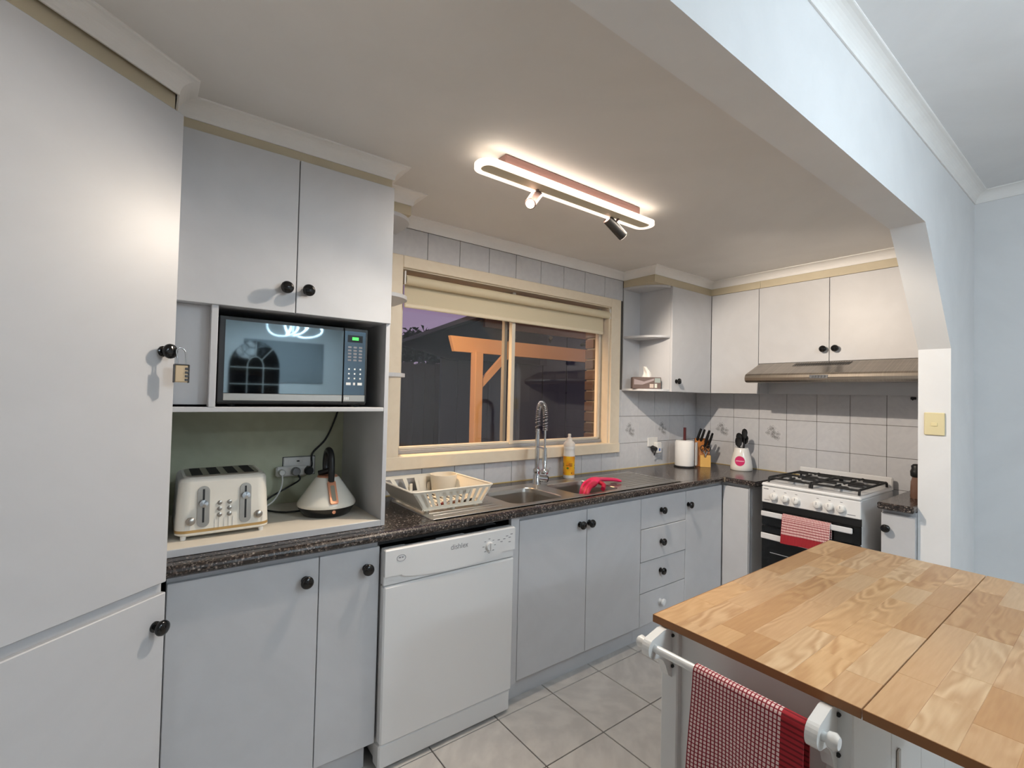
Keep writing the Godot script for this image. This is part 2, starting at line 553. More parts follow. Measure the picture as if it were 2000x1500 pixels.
const YC := 2.341
func room() -> void:
	# floor with its tiles
	var fl := struct("floor", Geo.new().span(-4.5, 0.1, -0.12, -0.008, -0.1, 2.85), M.floor_grout, "pale grey ceramic tiled kitchen floor with dark joints")
	var s := 0.3223
	for r in range(-1, 7):
		for c in range(-6, 8):
			var x0 := -2.4767 + c * s + 0.0022
			var z0 := 0.5987 + r * s + 0.0022
			var x1 := minf(x0 + s - 0.0044, -0.001)
			if x1 - x0 < 0.01: continue
			part(fl, "tile", Geo.new().span(x0, x1, -0.009, 0.0, z0, z0 + s - 0.0044, 0.0015), M.floor_tile)
	# back wall round the window opening
	var g := Geo.new()
	g.span(-4.5, -2.73, 0, 2.75, -0.13, -0.006)
	g.span(-1.095, 0.3, 0, 2.75, -0.13, -0.006)
	g.span(-2.73, -1.095, 0, 1.085, -0.13, -0.006)
	g.span(-2.73, -1.095, 2.085, 2.75, -0.13, -0.006)
	var wb := struct("wall_back", g, M.grout, "grey and white tiled kitchen wall around the window")
	tile_field(wb, "x", -2.985, -0.978, 2.139, 2.2884, -2.5779, 0.0884)
	tile_field(wb, "x", -2.985, -1.018, 0.9, 1.03, -2.5779, 0.0884)
	tile_field(wb, "x", -2.985, -2.812, 1.03, 2.139, -2.5779, 0.0884)
	tile_field(wb, "x", -1.0165, -0.0005, 0.9, 1.484, -2.5779, 0.0884)
	var wr := struct("wall_right", Geo.new().span(0.006, 0.25, 0, 2.8, -0.25, 7.1), M.wall, "white painted living room wall at the right")
	part(wr, "tile_backing", Geo.new().span(0.003, 0.0062, 0.7, 1.52, 0.0, 1.608), M.grout)
	tile_field(wr, "z", 0.0, 1.607, 0.7, 1.5, 0.1328, 0.0884)
	for d in [["x", -0.9779], ["x", -0.5779], ["z", 0.1328], ["z", 0.5328]]: tile_print(wb if d[0] == "x" else wr, d[0], d[1])
	struct("wall_left", Geo.new().span(-4.5, -4.335, 0, 2.75, -0.25, 1.609), M.wall)
	struct("ceiling", Geo.new().span(-4.5, 0.25, YC, YC + 0.06, -0.25, 1.62), M.ceiling, "off white kitchen ceiling")
	# wall with the chamfered opening between kitchen and living room
	g = Geo.new()
	g.prism([Vector2(-6.6, -0.1), Vector2(-4.33, -0.1), Vector2(-4.33, 1.71), Vector2(-3.86, 2.238), Vector2(-1.025, 2.238), Vector2(-0.55, 1.712), Vector2(-0.55, -0.1), Vector2(0.006, -0.1), Vector2(0.006, 2.75), Vector2(-6.6, 2.75)], 1.609, 1.737)
	struct("wall_divider", g, M.wall, "white wall with a wide chamfered opening into the kitchen")
	var path := [P0 + PD * 0.82 - PN * 0.019, Vector3(-3.705, 0, 0.604), Vector3(-3.707, 0, 0.478), Vector3(-2.982, 0, 0.478), Vector3(-2.982, 0, 0.281), Vector3(-2.807, 0, 0.281), Vector3(-2.807, 0, 0), Vector3(-0.977, 0, 0), Vector3(-0.977, 0, 0.277), Vector3(-0.258, 0, 0.277), Vector3(-0.258, 0, 1.609)]
	var p2 := []
	for q in path: p2.append(Vector2(q.x, q.z))
	struct("trim_1", cornice_run(p2, YC, 0.05), M.cornice, "white cove cornice stepping round the kitchen ceiling")
	# light switch on the end of the divider, hook on the tiles
	var sw := thing("light_switch", "cream single light switch on the white wall end", "switch", Vector3(-0.551, 1.33, 1.675))
	part(sw, "plate", Geo.new().span(-0.559, -0.5505, 1.272, 1.387, 1.635, 1.716, 0.003), mat(rgb(220, 208, 166), 0.35))
	part(sw, "rocker", Geo.new().span(-0.5625, -0.558, 1.318, 1.336, 1.663, 1.688, 0.0015), mat(rgb(228, 214, 166), 0.3))
	var hk := thing("wall_hook", "small dark hook on the tiles under the range hood", "hook", Vector3(-0.002, 1.463, 1.465))
	part(hk, "plate", Geo.new().span(-0.004, 0.0, 1.455, 1.471, 1.452, 1.48, 0.0015), M.black)
	part(hk, "prong", Geo.new().tube([Vector3(-0.003, 1.46, 1.466), Vector3(-0.018, 1.452, 1.466), Vector3(-0.022, 1.462, 1.466)], 0.003, 6), M.black)

# the grey pencil-like flower print on some tiles
func tile_print(parent: Node3D, axis: String, u: float) -> void:
	if not M.has("flower"):
		var im := Image.create(128, 128, false, Image.FORMAT_RGBA8)
		im.fill(Color(0.6, 0.6, 0.6, 0))
		var r := RandomNumberGenerator.new()
		r.seed = 5
		for f in 9:
			var c := Vector2(r.randf_range(34, 94), r.randf_range(38, 92))
			var rad := r.randf_range(9, 17)
			for pet in 6:
				var a := TAU * pet / 6.0 + r.randf()
				for i in 80:
					var t := i / 80.0 * TAU
					var q := c + Vector2(cos(a), sin(a)) * rad * 0.6 + Vector2(cos(t) * rad * 0.5, sin(t) * rad * 0.3).rotated(a)
					im.set_pixel(clampi(int(q.x), 0, 127), clampi(int(q.y), 0, 127), Color(0.5, 0.49, 0.48, 0.55))
			for i in 60: im.set_pixel(clampi(int(c.x + r.randfn(0, 5)), 0, 127), clampi(int(c.y + r.randfn(0, 5)), 0, 127), Color(0.48, 0.47, 0.46, 0.6))
		M.flower = mat(Color.WHITE, 0.3)
		M.flower.albedo_texture = ImageTexture.create_from_image(im)
		M.flower.transparency = BaseMaterial3D.TRANSPARENCY_ALPHA
	var g := Geo.new()
	var a := u + 0.02
	var b := u + 0.18
	if axis == "x": g.quad_uv(Vector3(a, 1.105, 0.0006), Vector3(b, 1.105, 0.0006), Vector3(b, 1.27, 0.0006), Vector3(a, 1.27, 0.0006), Vector3(0, 0, 1))
	else: g.quad_uv(Vector3(-0.0006, 1.105, a), Vector3(-0.0006, 1.105, b), Vector3(-0.0006, 1.27, b), Vector3(-0.0006, 1.27, a), Vector3(-1, 0, 0))
	part(parent, "tile_print", g, M.flower)

func window_and_yard() -> void:
	var w := Node3D.new()
	w.name = "window_1"
	add_child(w)
	w.set_meta("kind", "structure")
	w.set_meta("label", "cream timber framed sliding window over the sink")
	part(w, "frame_board", Geo.new().span(-2.812, -2.722, 1.03, 2.138, 0, 0.018, 0.003), M.window_wood)
	part(w, "frame_board", Geo.new().span(-1.118, -1.017, 1.03, 2.138, 0, 0.018, 0.003), M.window_wood)
	part(w, "frame_board", Geo.new().span(-2.722, -1.118, 2.076, 2.138, 0, 0.018, 0.003), M.window_wood)
	part(w, "apron", Geo.new().span(-2.815, -1.017, 1.03, 1.098, 0.0181, 0.026, 0.003), M.window_wood)
	part(w, "sill", Geo.new().span(-2.722, -1.118, 1.085, 1.1, -0.11, 0.018, 0.003), M.window_wood)
	part(w, "reveal", Geo.new().span(-2.73, -2.716, 1.1, 2.085, -0.12, 0.002, 0.001), M.window_wood)
	part(w, "reveal", Geo.new().span(-1.13, -1.1, 1.1, 2.085, -0.12, 0.002, 0.001), M.window_wood)
	part(w, "reveal", Geo.new().span(-2.716, -1.13, 2.07, 2.085, -0.12, 0.002, 0.001), M.window_wood)
	var al := mat(rgb(214, 206, 190), 0.4)
	part(w, "bottom_track", Geo.new().span(-2.716, -1.13, 1.1, 1.122, -0.11, -0.05, 0.003), M.grey)
	part(w, "bottom_rail", Geo.new().span(-2.7, -1.14, 1.122, 1.138, -0.1, -0.062, 0.002), al)
	part(w, "stile", Geo.new().span(-2.7, -2.683, 1.122, 2.07, -0.1, -0.062, 0.002), al)
	part(w, "stile", Geo.new().span(-1.96, -1.934, 1.122, 2.07, -0.088, -0.05, 0.002), al)
	part(w, "stile", Geo.new().span(-1.985, -1.962, 1.122, 2.07, -0.125, -0.092, 0.002), mat(rgb(120, 116, 108), 0.5))
	part(w, "stile", Geo.new().span(-1.158, -1.138, 1.122, 2.07, -0.1, -0.062, 0.002), al)
	part(w, "pane", Geo.new().span(-2.683, -1.965, 1.138, 2.07, -0.098, -0.094), M.glass)
	part(w, "pane", Geo.new().span(-1.94, -1.158, 1.138, 2.07, -0.074, -0.07), M.glass)
	# roller blind
	var b := thing("roller_blind", "cream roller blind rolled up at the top of the window", "blind", Vector3(-1.92, 2.03, -0.01))
	part(b, "roll", Geo.new().tube([Vector3(-2.7, 2.018, -0.008), Vector3(-1.128, 2.018, -0.008)], 0.026, 20), mat(rgb(210, 198, 170), 0.7))
	part(b, "fabric", Geo.new().span(-2.69, -1.15, 1.9, 2.03, -0.036, -0.034), mat(rgb(210, 198, 170), 0.8))
	part(b, "bottom_bar", Geo.new().span(-2.69, -1.15, 1.878, 1.902, -0.042, -0.028, 0.005), mat(rgb(226, 214, 188), 0.5))
	for x in [-2.707, -1.124]: part(b, "bracket", Geo.new().span(x - 0.004, x + 0.004, 1.99, 2.06, -0.03, 0.012, 0.001), M.white)
	# yard at dusk
	struct("ground_yard", Geo.new().span(-14, 14, -0.4, -0.3, -30, -0.35), mat(rgb(70, 66, 62), 0.9))
	var pine := mat(rgb(226, 178, 124), 0.7)
	var dark := mat(rgb(58, 60, 66), 0.7)
	var pg := thing("pergola", "pale timber pergola with a dark roof outside the window", "pergola", Vector3(-1.0, -0.3, -2.5))
	part(pg, "post", Geo.new().span(-1.062, -0.968, -0.3, 1.87, -1.96, -1.86, 0.004), pine)
	part(pg, "post", Geo.new().span(1.6, 1.73, -0.3, 1.87, -1.97, -1.84, 0.004), pine)
	var g := Geo.new()
	g.prism([Vector2(-1.33, 2.02), Vector2(-1.28, 1.862), Vector2(2.6, 1.862), Vector2(2.6, 2.02)], -1.98, -1.93)
	part(pg, "beam", g, pine)
	part(pg, "beam", Geo.new().span(0.1, 2.7, 2.41, 2.54, -3.5, -3.45, 0.003), pine)
	g = Geo.new()
	g.prism([Vector2(-0.97, 1.575), Vector2(-0.965, 1.49), Vector2(-0.61, 1.84), Vector2(-0.62, 1.87), Vector2(-0.68, 1.87)], -1.93, -1.88)
	part(pg, "brace", g, pine)
	for x in [0.1, 0.8, 1.5]: part(pg, "rafter", Geo.new().tube([Vector3(x - 0.75, 2.12, -1.95), Vector3(x + 0.55, 2.3, -3.42)], 0.028, 4), dark)
	g = Geo.new()
	var rc := [Vector3(-1.14, 2.2, -1.75), Vector3(2.8, 3.4, -1.75), Vector3(2.8, 3.4, -5.2), Vector3(-0.5, 2.23, -5.2)]
	var up := Vector3(0, 0.05, 0)
	g.poly([rc[0] + up, rc[1] + up, rc[2] + up, rc[3] + up], Vector3.UP)
	g.poly(rc, Vector3.DOWN)
	for i in 4: g.poly([rc[i], rc[(i + 1) % 4], rc[(i + 1) % 4] + up, rc[i] + up], rc[i] - rc[(i + 2) % 4])
	part(pg, "roof_sheet", g, dark)
	g = Geo.new()
	g.prism([Vector2(-0.5, 2.23), Vector2(0.44, 2.05), Vector2(2.8, 2.05), Vector2(2.8, 3.4)], -5.2, -5.15)
	part(pg, "gable_infill", g, dark)
	var sh := thing("garden_shed", "grey metal shed standing behind the pergola", "shed", Vector3(1.5, -0.3, -5.4))
	for i in 14: part(sh, "wall_panel", Geo.new().span(0.49 + i * 0.35, 0.835 + i * 0.35, -0.3, 2.06 if i < 3 else 3.6, -5.5 + 0.012 * (i % 2), -5.44 + 0.012 * (i % 2), 0.004), mat(rgb(74, 78, 84), 0.6))
	part(sh, "gutter", Geo.new().span(0.44, 1.52, 2.06, 2.12, -5.55, -5.4, 0.01), dark)
	var fc := thing("paling_fence", "dark timber paling fence at the left behind the window", "fence", Vector3(0, -0.3, -6.2))
	for i in 20: part(fc, "paling", Geo.new().span(-1.2 + i * 0.115, -1.09 + i * 0.115, -0.3, 2.0 + 0.02 * sin(i * 2.3), -6.2 + 0.008 * (i % 2), -6.18 + 0.008 * (i % 2)), mat(rgb(74, 68, 66), 0.85))
	part(fc, "rail", Geo.new().span(-1.2, 1.1, 1.5, 1.58, -6.26, -6.2), mat(rgb(60, 54, 52), 0.85))
	var leaf := mat(rgb(34, 40, 34), 0.9)
	var tr := [["gum tree with a clumped crown rising over the fence", 2.1, 2.62, -9.0, 0.7, 11], ["low spreading tree crown behind the far left of the fence", 2.7, 2.9, -13.5, 0.8, 12]]
	for e in tr:
		var t := thing("tree", "dark " + e[0], "tree", Vector3(e[1], -0.3, e[3]))
		part(t, "trunk", Geo.new().tube([Vector3(e[1], -0.3, e[3]), Vector3(e[1] + 0.1, 1.2, e[3]), Vector3(e[1], e[2], e[3])], 0.12, 8, false, [0.16, 0.12, 0.06]), mat(rgb(44, 38, 36), 0.9))
		var lf := Geo.new()
		var r := RandomNumberGenerator.new()
		r.seed = e[5]
		for cl in 26:
			var c := Vector3(e[1] + r.randfn(0, e[4] * 0.5), e[2] + r.randfn(0, 0.16), e[3] + r.randfn(0, 0.4))
			for i in 110:
				var q := c + Vector3(r.randfn(0, 0.17), r.randfn(0, 0.12), r.randfn(0, 0.17))
				var a := Vector3(r.randfn(), r.randfn(), r.randfn()).normalized() * 0.1
				var bb := Vector3(r.randfn(), r.randfn(), r.randfn()).normalized() * 0.08
				lf.poly([q - a, q + bb, q + a], Vector3(r.randfn(), r.randfn(), r.randfn()))
		var fo := part(t, "foliage", lf, leaf)
		fo.set_meta("kind", "stuff")
	# outer brick leaf of the house, with its reveal at the right of the window
	g = Geo.new()
	for r in [[-4.5, -2.85, -0.3, 2.75], [-0.9, 0.3, -0.3, 2.75], [-2.85, -0.9, -0.3, 0.98], [-2.85, -0.9, 2.2, 2.75]]: g.span(r[0], r[1], r[2], r[3], -0.345, -0.131)
	g.span(-1.0, -0.9, 0.98, 2.2, -0.335, -0.131)
	var bw := struct("wall_outer", g, mat(rgb(104, 97, 92), 0.9), "outer brick leaf of the house beside the window")
	var bricks := [mat(rgb(64, 46, 40), 0.85), mat(rgb(56, 42, 38), 0.85), mat(rgb(72, 52, 44), 0.85)]
	for row in 15:
		var cut := [-0.345, -0.255, -0.135] if row % 2 == 0 else [-0.345, -0.135]
		for c in cut.size() - 1: part(bw, "brick", Geo.new().span(-1.01, -0.9, 0.99 + row * 0.0815, 1.06 + row * 0.0815, cut[c] + (0.0 if c == 0 else 0.01), cut[c + 1], 0.003), bricks[(row * 5 + c * 3) % 3])
	# porch lamp on the outer wall, which lights the pergola
	var lp := thing("porch_lamp", "round porch lamp on the outside wall above the window", "lamp", Vector3(-2.6, 2.35, -0.37))
	part(lp, "base", Geo.new().span(-2.66, -2.54, 2.29, 2.41, -0.375, -0.345, 0.01), M.white)
	part(lp, "bulb", Geo.new().lathe(Vector3(-2.6, 2.3, -0.43), [Vector2(0, 0), Vector2(0.04, 0.015), Vector2(0.055, 0.055), Vector2(0.04, 0.095), Vector2(0, 0.11)], 16), glow(Color(1, 0.72, 0.42), 2.0))
	var ol := OmniLight3D.new()
	ol.name = "porch_lamp_light"
	ol.light_color = Color(1.0, 0.82, 0.6)
	ol.light_energy = 8.5
	ol.omni_range = 20.0
	ol.omni_attenuation = 2.0
	ol.light_size = 0.05
	ol.shadow_enabled = true
	lp.add_child(ol)
	ol.global_position = Vector3(-2.6, 2.355, -0.43)

func flat(pl: Array, y0: float, y1: float) -> Geo:   # outline of (x, z) points raised from y0 to y1
	var g := Geo.new()
	g.xf = Transform3D(Basis(Vector3(1, 0, 0), Vector3(0, 0, -1), Vector3(0, 1, 0)), Vector3.ZERO)
	var q := []
	for p in pl: q.append(Vector2(p.x, -p.y))
	g.prism(q, y0, y1)
	return g

func quarter(cx: float, cz: float, rx: float, rz: float) -> Array:
	return [Vector2(cx, cz)] + arc(Vector2(cx, cz), Vector2(rx, rz), 0, 90, 12)

func hutch_and_pantry() -> void:
	var h := thing("hutch_cabinet", "tall white hutch cabinet with open microwave shelf beside the window", "cabinet", Vector3(-3.34, 0.9, 0.25))
	part(h, "side_panel", Geo.new().span(-3.002, -2.985, 0.901, 2.236, 0.002, 0.5, 0.001), M.paint)
	part(h, "side_panel", Geo.new().span(-3.70, -3.69, 0.901, 2.236, 0.002, 0.49, 0.001), M.paint)
	part(h, "base_shelf", Geo.new().span(-3.69, -3.002, 0.901, 0.924, 0.002, 0.493, 0.001), M.shelf_top)
	part(h, "base_shelf_edge", Geo.new().span(-3.69, -3.002, 0.901, 0.924, 0.4935, 0.5, 0.001), M.paint)
	part(h, "shelf", Geo.new().span(-3.69, -3.002, 1.351, 1.367, 0.002, 0.5, 0.002), M.paint)
	part(h, "divider", Geo.new().span(-3.591, -3.572, 1.367, 1.7, 0.1, 0.5, 0.001), M.paint)
	part(h, "filler_panel", Geo.new().span(-3.69, -3.591, 1.374, 1.7, 0.44, 0.455, 0.001), M.paint)
	part(h, "back_panel", Geo.new().span(-3.69, -3.002, 0.924, 1.351, 0.0, 0.008), M.green_wall)
	part(h, "upper_back_panel", Geo.new().span(-3.572, -3.002, 1.367, 1.7, 0.08, 0.09), M.paint)
	part(h, "carcass", Geo.new().span(-3.69, -3.002, 1.7, 2.24, 0.002, 0.49), M.paint)
	part(h, "top_strip", Geo.new().span(-3.706, -2.985, 2.24, 2.34, 0.002, 0.479), M.cream)
	for d in [[-3.689, -3.3425, -3.375], [-3.3395, -2.986, -3.304]]:
		var dr := part(h, "door", Geo.new().span(d[0], d[1], 1.7, 2.247, 0.491, 0.508, 0.0015), M.paint_door)
		knob(dr, Vector3(d[2], 1.783, 0.508), Vector3(0, 0, 1))
	for y in [1.5, 1.862, 2.228]: part(h, "corner_shelf", flat([Vector2(-2.984, 0.03), Vector2(-2.775, 0.03), Vector2(-2.775, 0.16)] + arc(Vector2(-2.895, 0.16), Vector2(0.12, 0.125), 10, 90, 10) + [Vector2(-2.984, 0.285)], y, y + 0.017), M.paint)
	part(h, "corner_back", Geo.new().span(-2.985, -2.979, 1.5, 2.245, 0.002, 0.27), M.paint)
	part(h, "corner_strip", Geo.new().span(-2.9849, -2.808, 2.245, 2.34, 0.001, 0.28), M.cream)
	# corner pantry across the angle
	var F := Transform3D(Basis(-PD, Vector3.UP, PN), P0)
	var p := thing("pantry_cabinet", "tall white corner pantry cabinet with plain doors at the left edge", "cabinet", Vector3(-4.0, 0, 0.7))
	var A := P0 - PN * 0.019
	var B := P0 + PD * 0.82 - PN * 0.019
	part(p, "carcass", flat([Vector2(A.x, A.z), Vector2(B.x, B.z), Vector2(-4.329, 0.002), Vector2(-3.703, 0.002)], 0.0, 2.24), M.paint)
	A = P0 - PN * 0.03
	B = P0 + PD * 0.82 - PN * 0.03
	part(p, "top_strip", flat([Vector2(A.x - 0.004, A.z), Vector2(B.x, B.z), Vector2(-4.329, 0.002), Vector2(-3.71, 0.002)], 2.24, 2.34), M.cream)
	for d in [[0.867, 2.233, -0.04, 1.53], [0.02, 0.838, -0.031, 0.752]]:
		var g := Geo.new()
		g.xf = F
		g.span(-0.8, 0.0, d[0], d[1], -0.018, 0.0, 0.0025)
		var dr := part(p, "door", g, M.paint_door)
		knob(dr, F * Vector3(d[2], d[3], 0), PN)
	var lk := thing("padlock", "small brass combination padlock hanging from the black pantry knob", "padlock", Vector3(-3.672, 1.45, 0.66))
	var LX := Transform3D(Basis(Vector3.UP, deg_to_rad(8)), Vector3(-3.672, 1.468, 0.66))
	var lg := Geo.new()
	lg.xf = LX
	lg.box(Vector3.ZERO, Vector3(0.034, 0.05, 0.013), 0.003)
	part(lk, "body", lg, mat(rgb(206, 182, 146), 0.4))
	lg = Geo.new()
	lg.xf = LX
	for e in [-0.0175, 0.0175]: lg.box(Vector3(e, 0, 0), Vector3(0.003, 0.052, 0.015), 0.001)
	lg.box(Vector3(0, 0.0255, 0), Vector3(0.036, 0.003, 0.015), 0.001)
	part(lk, "case_edge", lg, M.dark_grey)
	for i in 4:
		lg = Geo.new()
		lg.xf = LX
		lg.box(Vector3(0.012, 0.014 - 0.0105 * i, 0.006), Vector3(0.009, 0.007, 0.004), 0.001)
		part(lk, "dial", lg, M.dark_grey)
	part(lk, "shackle", Geo.new().tube(spline([LX * Vector3(-0.011, 0.024, 0), LX * Vector3(-0.011, 0.045, 0), LX * Vector3(-0.013, 0.066, 0.0), LX * Vector3(-0.002, 0.073, 0), LX * Vector3(0.009, 0.06, 0), LX * Vector3(0.01, 0.024, 0)], 5), 0.0022, 8), M.chrome)

func base_units() -> void:
	var F := Vector3(0, 0, 1)
	var u := thing("base_cabinet", "white two door base cabinet below the toaster and kettle", "cabinet", Vector3(-3.35, 0, 0.3))
	part(u, "carcass", Geo.new().span(-3.684, -3.03, 0.1, 0.863, 0.01, 0.546), M.paint)
	part(u, "kickboard", Geo.new().span(-3.684, -3.05, 0.0, 0.107, 0.5, 0.517), M.paint)
	for d in [[-3.683, -3.2495, -3.293], [-3.2465, -3.0285, -3.079]]:
		var dr := part(u, "door", Geo.new().span(d[0], d[1], 0.108, 0.842, 0.548, 0.565, 0.0015), M.paint_door)
		knob(dr, Vector3(d[2], 0.771, 0.565), F)
	u = thing("sink_cabinet", "white two door base cabinet under the sink", "cabinet", Vector3(-1.9, 0, 0.3))
	part(u, "carcass", Geo.new().span(-2.403, -1.462, 0.1, 0.7, 0.01, 0.546), M.paint)
	part(u, "front_rail", Geo.new().span(-2.403, -1.462, 0.7, 0.863, 0.545, 0.5465), M.paint)
	part(u, "filler_panel", Geo.new().span(-2.403, -2.356, 0.1, 0.863, 0.548, 0.565, 0.001), M.paint)
	part(u, "kickboard", Geo.new().span(-2.403, -1.462, 0.0, 0.107, 0.5, 0.517), M.paint)
	for d in [[-2.3535, -1.907, -1.959], [-1.904, -1.4625, -1.892]]:
		var dr := part(u, "door", Geo.new().span(d[0], d[1], 0.108, 0.842, 0.548, 0.565, 0.0015), M.paint_door)
		knob(dr, Vector3(d[2], 0.77, 0.565), F)
	u = thing("drawer_unit", "white base unit with a column of four drawers", "drawers", Vector3(-1.24, 0, 0.3))
	part(u, "carcass", Geo.new().span(-1.461, -1.0135, 0.1, 0.7, 0.01, 0.546), M.paint)
	part(u, "front_rail", Geo.new().span(-1.461, -1.0135, 0.7, 0.863, 0.545, 0.5465), M.paint)
	part(u, "kickboard", Geo.new().span(-1.461, -1.0135, 0.0, 0.107, 0.5, 0.517), M.paint)
	var clear := mat(rgb(214, 218, 222), 0.08)
	clear.clearcoat_enabled = true
	var k := 0
	for d in [[0.666, 0.842, 0.758], [0.4775, 0.662, 0.571], [0.296, 0.4735, 0.398], [0.108, 0.292, 0.215]]:
		var dr := part(u, "drawer", Geo.new().span(-1.459, -1.0155, d[0], d[1], 0.548, 0.565 + (0.003 if k == 1 else 0.0), 0.0015), M.paint_door)
		var kn := knob(dr, Vector3(-1.27, d[2], 0.565), F, clear if k == 3 else null)
		if k == 3: kn.set_meta("label", "clear faceted knob")
		k += 1
	u = thing("corner_base_cabinet", "white corner base cabinet between the drawers and the stove", "cabinet", Vector3(-0.6, 0, 0.4))
	part(u, "carcass", flat([Vector2(-1.0125, 0.01), Vector2(-0.01, 0.01), Vector2(-0.01, 0.755), Vector2(-0.56, 0.755), Vector2(-0.56, 0.546), Vector2(-1.0125, 0.546)], 0.1, 0.863), M.paint)
	part(u, "kickboard", flat([Vector2(-1.0125, 0.5), Vector2(-0.513, 0.5), Vector2(-0.513, 0.755), Vector2(-0.53, 0.755), Vector2(-0.53, 0.517), Vector2(-1.0125, 0.517)], 0.0, 0.0995), M.paint)
	var dr2 := part(u, "door", Geo.new().span(-1.0115, -0.5835, 0.108, 0.842, 0.548, 0.565, 0.0015), M.paint_door)
	knob(dr2, Vector3(-1.0 + 0.012, 0.756, 0.565), F)
	part(u, "return_door", Geo.new().span(-0.578, -0.561, 0.108, 0.842, 0.571, 0.744, 0.0015), M.paint_door)
	part(u, "end_stile", Geo.new().span(-0.576, -0.561, 0.108, 0.858, 0.745, 0.755, 0.001), M.grey)
	u = thing("narrow_base_cabinet", "narrow white base cabinet between the stove and the wall end", "cabinet", Vector3(-0.3, 0, 1.53))
	part(u, "carcass", Geo.new().span(-0.56, -0.01, 0.1, 0.863, 1.462, 1.607), M.paint)
	part(u, "kickboard", Geo.new().span(-0.53, -0.513, 0.0, 0.0995, 1.462, 1.607), M.paint)
	dr2 = part(u, "door", Geo.new().span(-0.578, -0.561, 0.108, 0.842, 1.462, 1.606, 0.0015), M.paint_door)
	knob(dr2, Vector3(-0.578, 0.763, 1.486), Vector3(-1, 0, 0))
	# benchtop pieces
	u = thing("benchtop", "dark speckled laminate benchtop running along two walls", "benchtop", Vector3(-1.9, 0.865, 0.3))
	var g := Geo.new()
	var U := Vector3.UP
	for r in [[-3.69, -2.79, 0.0, 0.55], [-2.79, -1.03, 0.0, 0.11], [-2.79, -1.03, 0.53, 0.55], [-1.03, -0.55, 0.0, 0.55], [-0.55, 0.0, 0.0, 0.8]]:
		g.poly([Vector3(r[0], 0.9, r[2]), Vector3(r[1], 0.9, r[2]), Vector3(r[1], 0.9, r[3]), Vector3(r[0], 0.9, r[3])], U)
		g.poly([Vector3(r[0], 0.865, r[2]), Vector3(r[1], 0.865, r[2]), Vector3(r[1], 0.865, r[3]), Vector3(r[0], 0.865, r[3])], -U)
	var pr := [Vector2(-0.06, 0.9), Vector2(-0.016, 0.9), Vector2(-0.007, 0.8975), Vector2(-0.0018, 0.892), Vector2(0, 0.885), Vector2(0, 0.878), Vector2(-0.0025, 0.871), Vector2(-0.009, 0.866), Vector2(-0.06, 0.865)]
	var ctr := Vector3(0, 0.8825, 0)
	for i in pr.size() - 1:
		var a: Vector2 = pr[i]
		var b: Vector2 = pr[i + 1]
		var o := Vector2(b.y - a.y, a.x - b.x) * -1.0
		g.poly([Vector3(-3.69, a.y, 0.595 + a.x), Vector3(-0.605 - a.x, a.y, 0.595 + a.x), Vector3(-0.605 - b.x, b.y, 0.595 + b.x), Vector3(-3.69, b.y, 0.595 + b.x)], Vector3(0, o.y, o.x))
		g.poly([Vector3(-0.605 - a.x, a.y, 0.595 + a.x), Vector3(-0.605 - a.x, a.y, 0.8), Vector3(-0.605 - b.x, b.y, 0.8), Vector3(-0.605 - b.x, b.y, 0.595 + b.x)], Vector3(-o.x, o.y, 0))
	g.poly([Vector3(-0.603, 0.866, 0.8), Vector3(0, 0.865, 0.8), Vector3(0, 0.9, 0.8), Vector3(-0.603, 0.898, 0.8)], Vector3(0, 0, 1))
	part(u, "slab", g, M.laminate)
	part(u, "corner_joint_cover", Geo.new().span(-0.612, -0.598, 0.866, 0.9005, 0.588, 0.602, 0.003), mat(rgb(110, 100, 86), 0.5))
	part(u, "sealant_bead", Geo.new().tube([Vector3(-2.98, 0.9, 0.003), Vector3(-0.003, 0.9, 0.003), Vector3(-0.003, 0.9, 0.83)], 0.005, 6), mat(rgb(176, 156, 104), 0.7))
	u = thing("benchtop_offcut", "small dark benchtop piece on the narrow cabinet beside the stove", "benchtop", Vector3(-0.3, 0.865, 1.53))
	part(u, "slab", Geo.new().span(-0.615, -0.001, 0.865, 0.9, 1.452, 1.608, 0.006), M.laminate)

